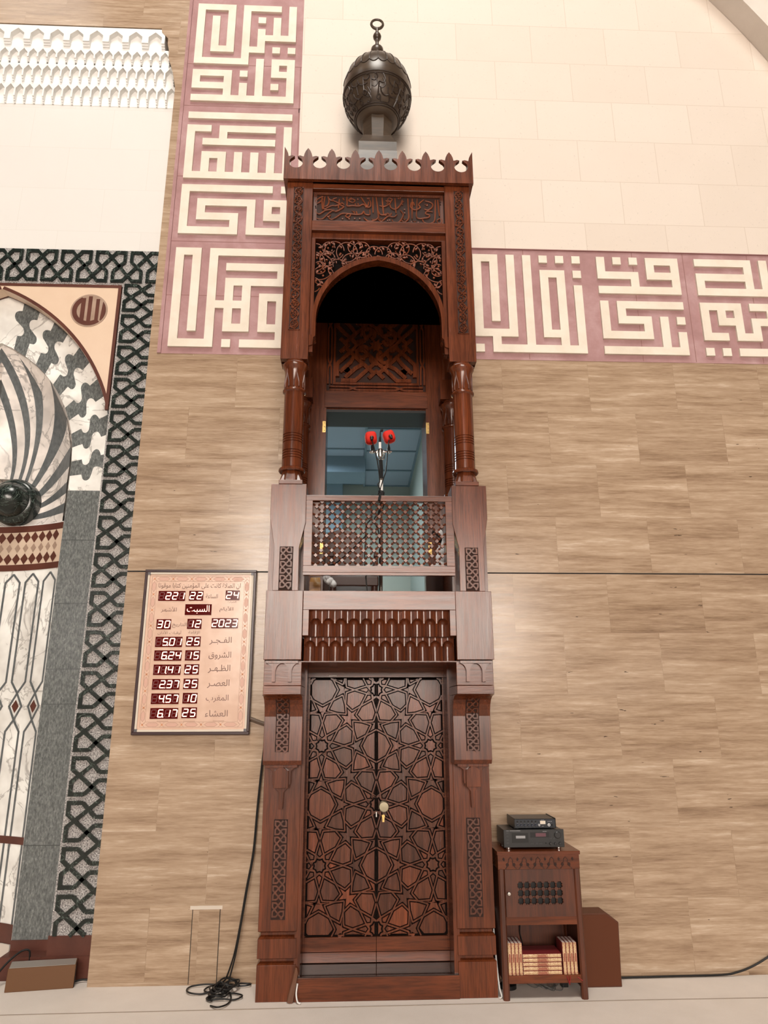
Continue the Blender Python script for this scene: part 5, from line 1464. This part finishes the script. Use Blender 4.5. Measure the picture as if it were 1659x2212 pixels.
for x in (.727, 1.186):
    for y in (-.344, -.050):
        m = MB(); h = .038; cc = .009
        m.prism_z([(x+cc, y), (x+h-cc, y), (x+h, y+cc), (x+h, y+h-cc), (x+h-cc, y+h), (x+cc, y+h), (x, y+h-cc), (x, y+cc)], 0, .692); m.build('leg', WOODB, CB)
MB().box(.735, .752, -.31, -.02, .09, .69).build('side_panel', WOODB, CB); MB().box(1.199, 1.216, -.31, -.02, .09, .69).build('side_panel', WOODB, CB)
MB().box(.75, 1.20, -.030, -.016, .09, .69).build('back_panel', WOODB, CB)
MB().box(.762, 1.190, -.336, -.03, .388, .432).build('middle_rail', WOODH, CB)
MB().box(.762, 1.190, -.338, -.03, .084, .126).build('bottom_shelf', WOODH, CB, bevel=.002)
# door with pierced grille
gx0, gx1, gz0, gz1 = .838, 1.114, .494, .622
d = MB().box(.766, gx0, -.339, -.322, .432, .688).box(gx1, 1.185, -.339, -.322, .432, .688).box(gx0, gx1, -.339, -.322, gz1, .688).box(gx0, gx1, -.339, -.322, .432, gz0)
DR_ = d.build('door', WOODB, CB)
g = MB(); nx, nz = 7, 3; px_, pz_ = (gx1-gx0)/nx, (gz1-gz0)/nz
for i in range(nx+1):
    for j in range(nz+1):
        x, z = gx0+i*px_, gz0+j*pz_
        g.prism([(x+.0115*math.cos(k*PI/4+PI/8), z+.0115*math.sin(k*PI/4+PI/8)) for k in range(8)], -.338, -.326)
        if i < nx: g.tube([(x+px_*t, -.332, z) for t in (0, .35, .42, .5, .58, .65, 1)], [.003, .003, .0055, .006, .0055, .003, .003], 6)
        if j < nz: g.tube([(x, -.332, z+pz_*t) for t in (0, .35, .42, .5, .58, .65, 1)], [.003, .003, .0055, .006, .0055, .003, .003], 6)
g.build('grille', WOODB, DR_)
MB().box(.80, 1.15, -.318, -.316, .45, .66).build('grille_backing', BLACK, DR_)
m = MB(lambda x, y, z: (.783+x, -.339-z, .560+y)); m.lathe([(.007, 0), (.006, .008), (.011, .012), (.0125, .018), (.009, .023), (.001, .024)], 0, 0, 18); lab(m.build('knob', SILVER, DR_, smooth=True), 'round pale metal knob')
tag(MB().box(.846, .905, -.3155, -.28, .50, .55).build('blue_case', BLUE), 'blue object glimpsed behind the lower left of the cabinet grille', 'case')
# books: eight upright, five lying
def book_up(name):
    r = thing(name, 'book', 'book', (0, 0, 0)); w, h, dp = .0208, .166, .125
    MB().box(-w/2, -w/2+.0018, -.002, dp, 0, h).box(w/2-.0018, w/2, -.002, dp, 0, h).build('cover', CRIM, r)
    m = MB(); m.prism_z([(-w/2+.001, 0), (-w/2+.003, -.0045), (0, -.0062), (w/2-.003, -.0045), (w/2-.001, 0)], .001, h-.001); m.build('spine', GOLD, r)
    m = MB(); m.prism(arc(0, h*.53+.018, .0045, 0, 180, 8)+arc(0, h*.53-.018, .0045, 180, 360, 8), -.0072, -.0035)
    m.box(-w/2+.002, w/2-.002, -.0068, -.004, h-.008, h-.006).box(-w/2+.002, w/2-.002, -.0068, -.004, .006, .008); m.build('spine_ornament', SPINEM, r)
    MB().box(-w/2+.0018, w/2-.0018, 0, dp-.003, .002, h-.003).build('pages', PAPER, r)
    return r
B = book_up('book'); n1 = ['leftmost upright book on the cabinet shelf, against the left leg', 'second upright book from the left on the cabinet shelf', 'third upright book from the left on the cabinet shelf', 'fourth upright book from the left, next to the lying stack']
n2 = ['upright book directly right of the lying stack', 'second upright book right of the lying stack', 'third upright book right of the lying stack', 'rightmost upright book on the cabinet shelf']
G_ = 'upright cream spined books on the cabinet shelf'
for k in range(4):
    loc = (.7745+.0218*k, -.326, .126)
    if k == 0: B.location = loc; B['label'] = n1[0]; B['group'] = G_
    else: dup(B, loc, n1[k], G_)
for k in range(4): dup(B, (1.0995+.0218*k, -.326, .126), n2[k], G_)
Fb = thing('book', 'book', 'book', (0, 0, 0)); w, h, dp = .0213, .232, .15
MB().box(-h/2, h/2, -.002, dp, 0, .0018).box(-h/2, h/2, -.002, dp, w-.0018, w).build('cover', CRIM, Fb)
m = MB(); m.prism_x([(0, .001), (-.0045, .003), (-.0062, w/2), (-.0045, w-.003), (0, w-.001)], -h/2+.003, h/2-.003); m.build('spine', GOLD, Fb)
m = MB(); m.ribbon([(-.032, w/2), (-.028, w*.78), (.028, w*.78), (.032, w/2), (.028, w*.22), (-.028, w*.22)], .0022, -.0068, -.0035, True); m.box(-.026, .026, -.0066, -.004, w*.35, w*.65); m.build('spine_ornament', SPINEM, Fb)
MB().box(-h/2+.003, h/2-.003, 0, dp-.003, .0018, w-.0018).build('pages', PAPER, Fb)
nn = ['lying book at the bottom of the stack on the cabinet shelf', 'lying book second from the bottom of the shelf stack', 'lying book in the middle of the shelf stack', 'lying book second from the top of the shelf stack', 'lying book on top of the stack on the cabinet shelf']
for k in range(5):
    loc = (.9655+.001*(k % 2), -.328, .126+.0219*k)
    if k == 0: Fb.location = loc; Fb['label'] = nn[0]; Fb['group'] = 'lying cream spined books on the cabinet shelf'
    else: dup(Fb, loc, nn[k], 'lying cream spined books on the cabinet shelf')
RIB = mat('red_marker_ribbon', (.26, .012, .012), .6)
for i, (P_, s) in enumerate(([[(1.104, -.342, .122), (1.109, -.346, .105), (1.117, -.344, .078)], 'red marker ribbon hanging from the shelf, left of three'], [[(1.122, -.342, .122), (1.120, -.346, .105), (1.116, -.344, .088)], 'red marker ribbon hanging from the shelf, middle of three'], [[(1.165, -.345, .117), (1.178, -.350, .108), (1.192, -.352, .099)], 'red marker ribbon lying across the right front leg'])):
    tag(MB().tube(spline(P_, 4), .0028, 5).build('marker_ribbon', RIB), s, 'ribbon', 'red marker ribbons of the shelf books')
cable('cabinet_cable', [(.765, -.06, .375), (.85, -.07, .362), (.95, -.07, .360), (1.05, -.06, .366), (1.16, -.05, .38)], .006, RUBBER, 'black cable sagging under the middle rail inside the cabinet')
cable('cabinet_cable', [(.895, -.05, .37), (.905, -.05, .33), (.902, -.045, .27), (.915, -.045, .21), (.912, -.045, .15)], .004, RUBBER, 'black cable hanging down inside the open cabinet shelf')
wb = MB(); rnd = random.Random(4)
for k in range(9):
    x = rnd.uniform(.86, .98); L = rnd.uniform(.12, .2)
    wb.tube(spline([(x, -.10+rnd.uniform(-.06, .06), .02+rnd.uniform(0, .05)), (x+L*.4, -.15+rnd.uniform(-.05, .05), .006+rnd.uniform(0, .03)), (x+L*.8, -.17+rnd.uniform(-.05, .05), .006), (x+L, -.12, .02)], 5), .0022, 5)
tag(wb.build('loose_wires', mat('grey_wire', (.12, .115, .11), .5)), 'thin grey wires tangled on the carpet beneath the cabinet', 'wires')
tag(MB().box(1.12, 1.16, -.15, -.10, .0, .05).box(1.125, 1.155, -.153, -.149, .01, .04).build('black_adapter', BLACK, bevel=.004), 'black power adapter on the carpet under the cabinet, right', 'adapter')
tag(MB().lathe([(.05, .001), (.05, .022), (.042, .026), (.03, .026)], .795, -.14, 20).build('cable_reel', BLACK, smooth=True), 'flat black reel on the carpet under the cabinet, left', 'reel')
# cassette deck
DK = thing('cassette_deck', 'black cassette deck with silver feet on top of the cabinet', 'cassette deck', (.965, -.18, .79))
x0, x1, zf, zt = .777, 1.152, .803, .904
MB().box(x0+.004, x1-.004, -.292, -.065, zf+.003, zt-.003).build('case', BLACKM, DK, bevel=.002)
fc = MB().box(x0, x1, -.302, -.288, zf, zt).build('front_panel', mat('matt_black_panel', (.013, .0135, .014), .4), DK, bevel=.002)
lab(MB().box(x0+.050, x0+.152, -.3045, -.300, zf+.028, zt-.018).build('cassette_door', mat('smoked_window', (.02, .021, .022), .15), DK), 'smoked cassette door')
MB().box(x0+.075, x0+.133, -.3055, -.303, zf+.052, zf+.067).build('cassette_label', GREYP, DK)
MB().box(x0+.165, x0+.282, -.304, -.300, zf+.056, zf+.086).build('display', mat('dark_glass', (.02, .02, .022), .1), DK)
lab(MB().box(x0+.198, x0+.262, -.3046, -.303, zf+.061, zf+.081).build('display_glow', LCDR, DK), 'plum coloured display')
def kn(name, x, z, r, d, yf, par, mt=BLACK):
    m = MB(lambda a, b, c: (x+a, yf-c, z+b)); m.lathe([(r, 0), (r, d*.8), (r*.85, d), (.0005, d)], 0, 0, 20); return m.build(name, mt, par, smooth=True)
kn('dial', x0+.334, zf+.070, .020, .012, -.302, DK, mat('dial_black', (.02, .02, .021), .3))
for x in (.288, .318, .346): kn('small_dial', x0+x, zf+.022, .008, .010, -.302, DK, mat('dial_black', (.022, .022, .023), .3))
kn('small_dial', x0+.260, zf+.024, .004, .006, -.302, DK)
for k in range(4): MB().box(x0+.017, x0+.030, -.306, -.301, zf+.022+.019*k, zf+.029+.019*k).build('button', mat('key_black', (.035, .035, .037), .4), DK)
for k in range(3): MB().box(x0+.165+.026*k, x0+.186+.026*k, -.305, -.301, zf+.018, zf+.025).build('button', mat('key_black', (.028, .028, .03), .4), DK)
for x, z in ((.292, .05), (.312, .05)): MB().box(x0+x-.006, x0+x+.006, -.305, -.301, zf+z-.003, zf+z+.003).build('button', mat('key_black', (.035, .035, .037), .4), DK)
text_mesh('TEAC', x0+.016, x0+.034, zt-.0085, zt-.0035, -.3025, GREYP, 'maker_mark', DK, raw=True)
m = MB()
for k in range(11): m.box(x0+.040+k*.006, x0+.0445+k*.006, -.3025, -.30, zt-.0075, zt-.0045)
for k in range(5): m.box(x0+.244+k*.005, x0+.2475+k*.005, -.3025, -.30, zt-.013, zt-.010)
m.build('small_print', GREYP, DK)
for x in (x0+.030, x1-.033):
    for y in (-.28, -.09):
        m = MB(); m.lathe([(.016, .790), (.017, .795), (.017, .803)], x, y, 20); m.build('foot', SILVER, DK, smooth=True)
# mixer
MX = thing('mixer_amplifier', 'slim black mixer amplifier with row of knobs on top of the cassette deck', 'amplifier', (.985, -.16, .904))
x0, x1, zf, zt = .855, 1.114, .907, .958
MB().box(x0+.002, x1-.002, -.258, -.06, zf, zt+.002).build('case', BLACKM, MX, bevel=.0015)
MB().box(x0, x1, -.266, -.256, zf, zt).build('front_panel', mat('blue_black_panel', (.012, .016, .024), .35), MX, bevel=.002)
for x in (x0-.001, x1-.003): MB().box(x, x+.004, -.270, -.05, zf-.001, zt+.006).build('side_plate', BLACKM, MX)
for k in range(6):
    kn('knob', x0+.020+.0228*k, zf+.018, .0072, .010, -.266, MX, mat('knob_blue_black', (.02, .027, .045), .3))
    kn('knob', x0+.020+.0228*k, zf+.038, .0052, .006, -.266, MX)
kn('white_ringed_knob', x0+.153, zf+.018, .0075, .011, -.266, MX, GREYP); kn('jack_ring', x0+.217, zf+.018, .0085, .003, -.266, MX, mat('white_ring', (.7, .7, .7), .4)); kn('jack', x0+.217, zf+.018, .0035, .0045, -.266, MX)
kn('knob', x0+.237, zf+.018, .006, .008, -.266, MX)
lab(MB().box(x0+.162, x0+.195, -.2685, -.265, zf+.023, zf+.042).build('meter_window', LCD, MX), 'pale meter window')
m = MB(); pr_ = random.Random(9)
for k in range(6):
    m.box(x0+.014+.0228*k, x0+.017+.0228*k, -.2668, -.265, zf+.012, zf+.022).box(x0+.016+.0228*k, x0+.024+.0228*k, -.2668, -.265, zf+.0275, zf+.029)
m.box(x0+.167, x0+.187, -.2668, -.265, zf+.0445, zf+.0465).box(x0+.172, x0+.184, -.2668, -.265, zf+.009, zf+.011)
for k in range(3): m.box(x0+.21+.01*k, x0+.216+.01*k, -.2668, -.265, zf+.036, zf+.039)
m.build('panel_marks', GREYP, MX)
for x in (x0+.02, x1-.02):
    for y in (-.245, -.08): MB().box(x-.008, x+.008, y-.008, y+.008, zf-.004, zf).build('foot', BLACK, MX)
# speaker beside the cabinet
SPK = thing('speaker_cabinet', 'plain brown speaker cabinet with slanted side, on the carpet right of the cabinet', 'speaker', (1.37, -.09, 0))
m = MB(); m.prism([(1.236, 0), (1.487, 0), (1.487, .06), (1.497, .35), (1.425, .401), (1.236, .401)], -.160, -.012)
m.v = [(x+(.0 if z < .06 else 0), y, z) for x, y, z in m.v]
m.build('cabinet_shell', SPKBR, SPK, bevel=.004)
MB().prism([(1.244, .008), (1.480, .008), (1.489, .346), (1.422, .393), (1.244, .393)], -.163, -.158).build('front_cloth', mat('brown_cloth_front', (.105, .032, .013), .6, .2), SPK)
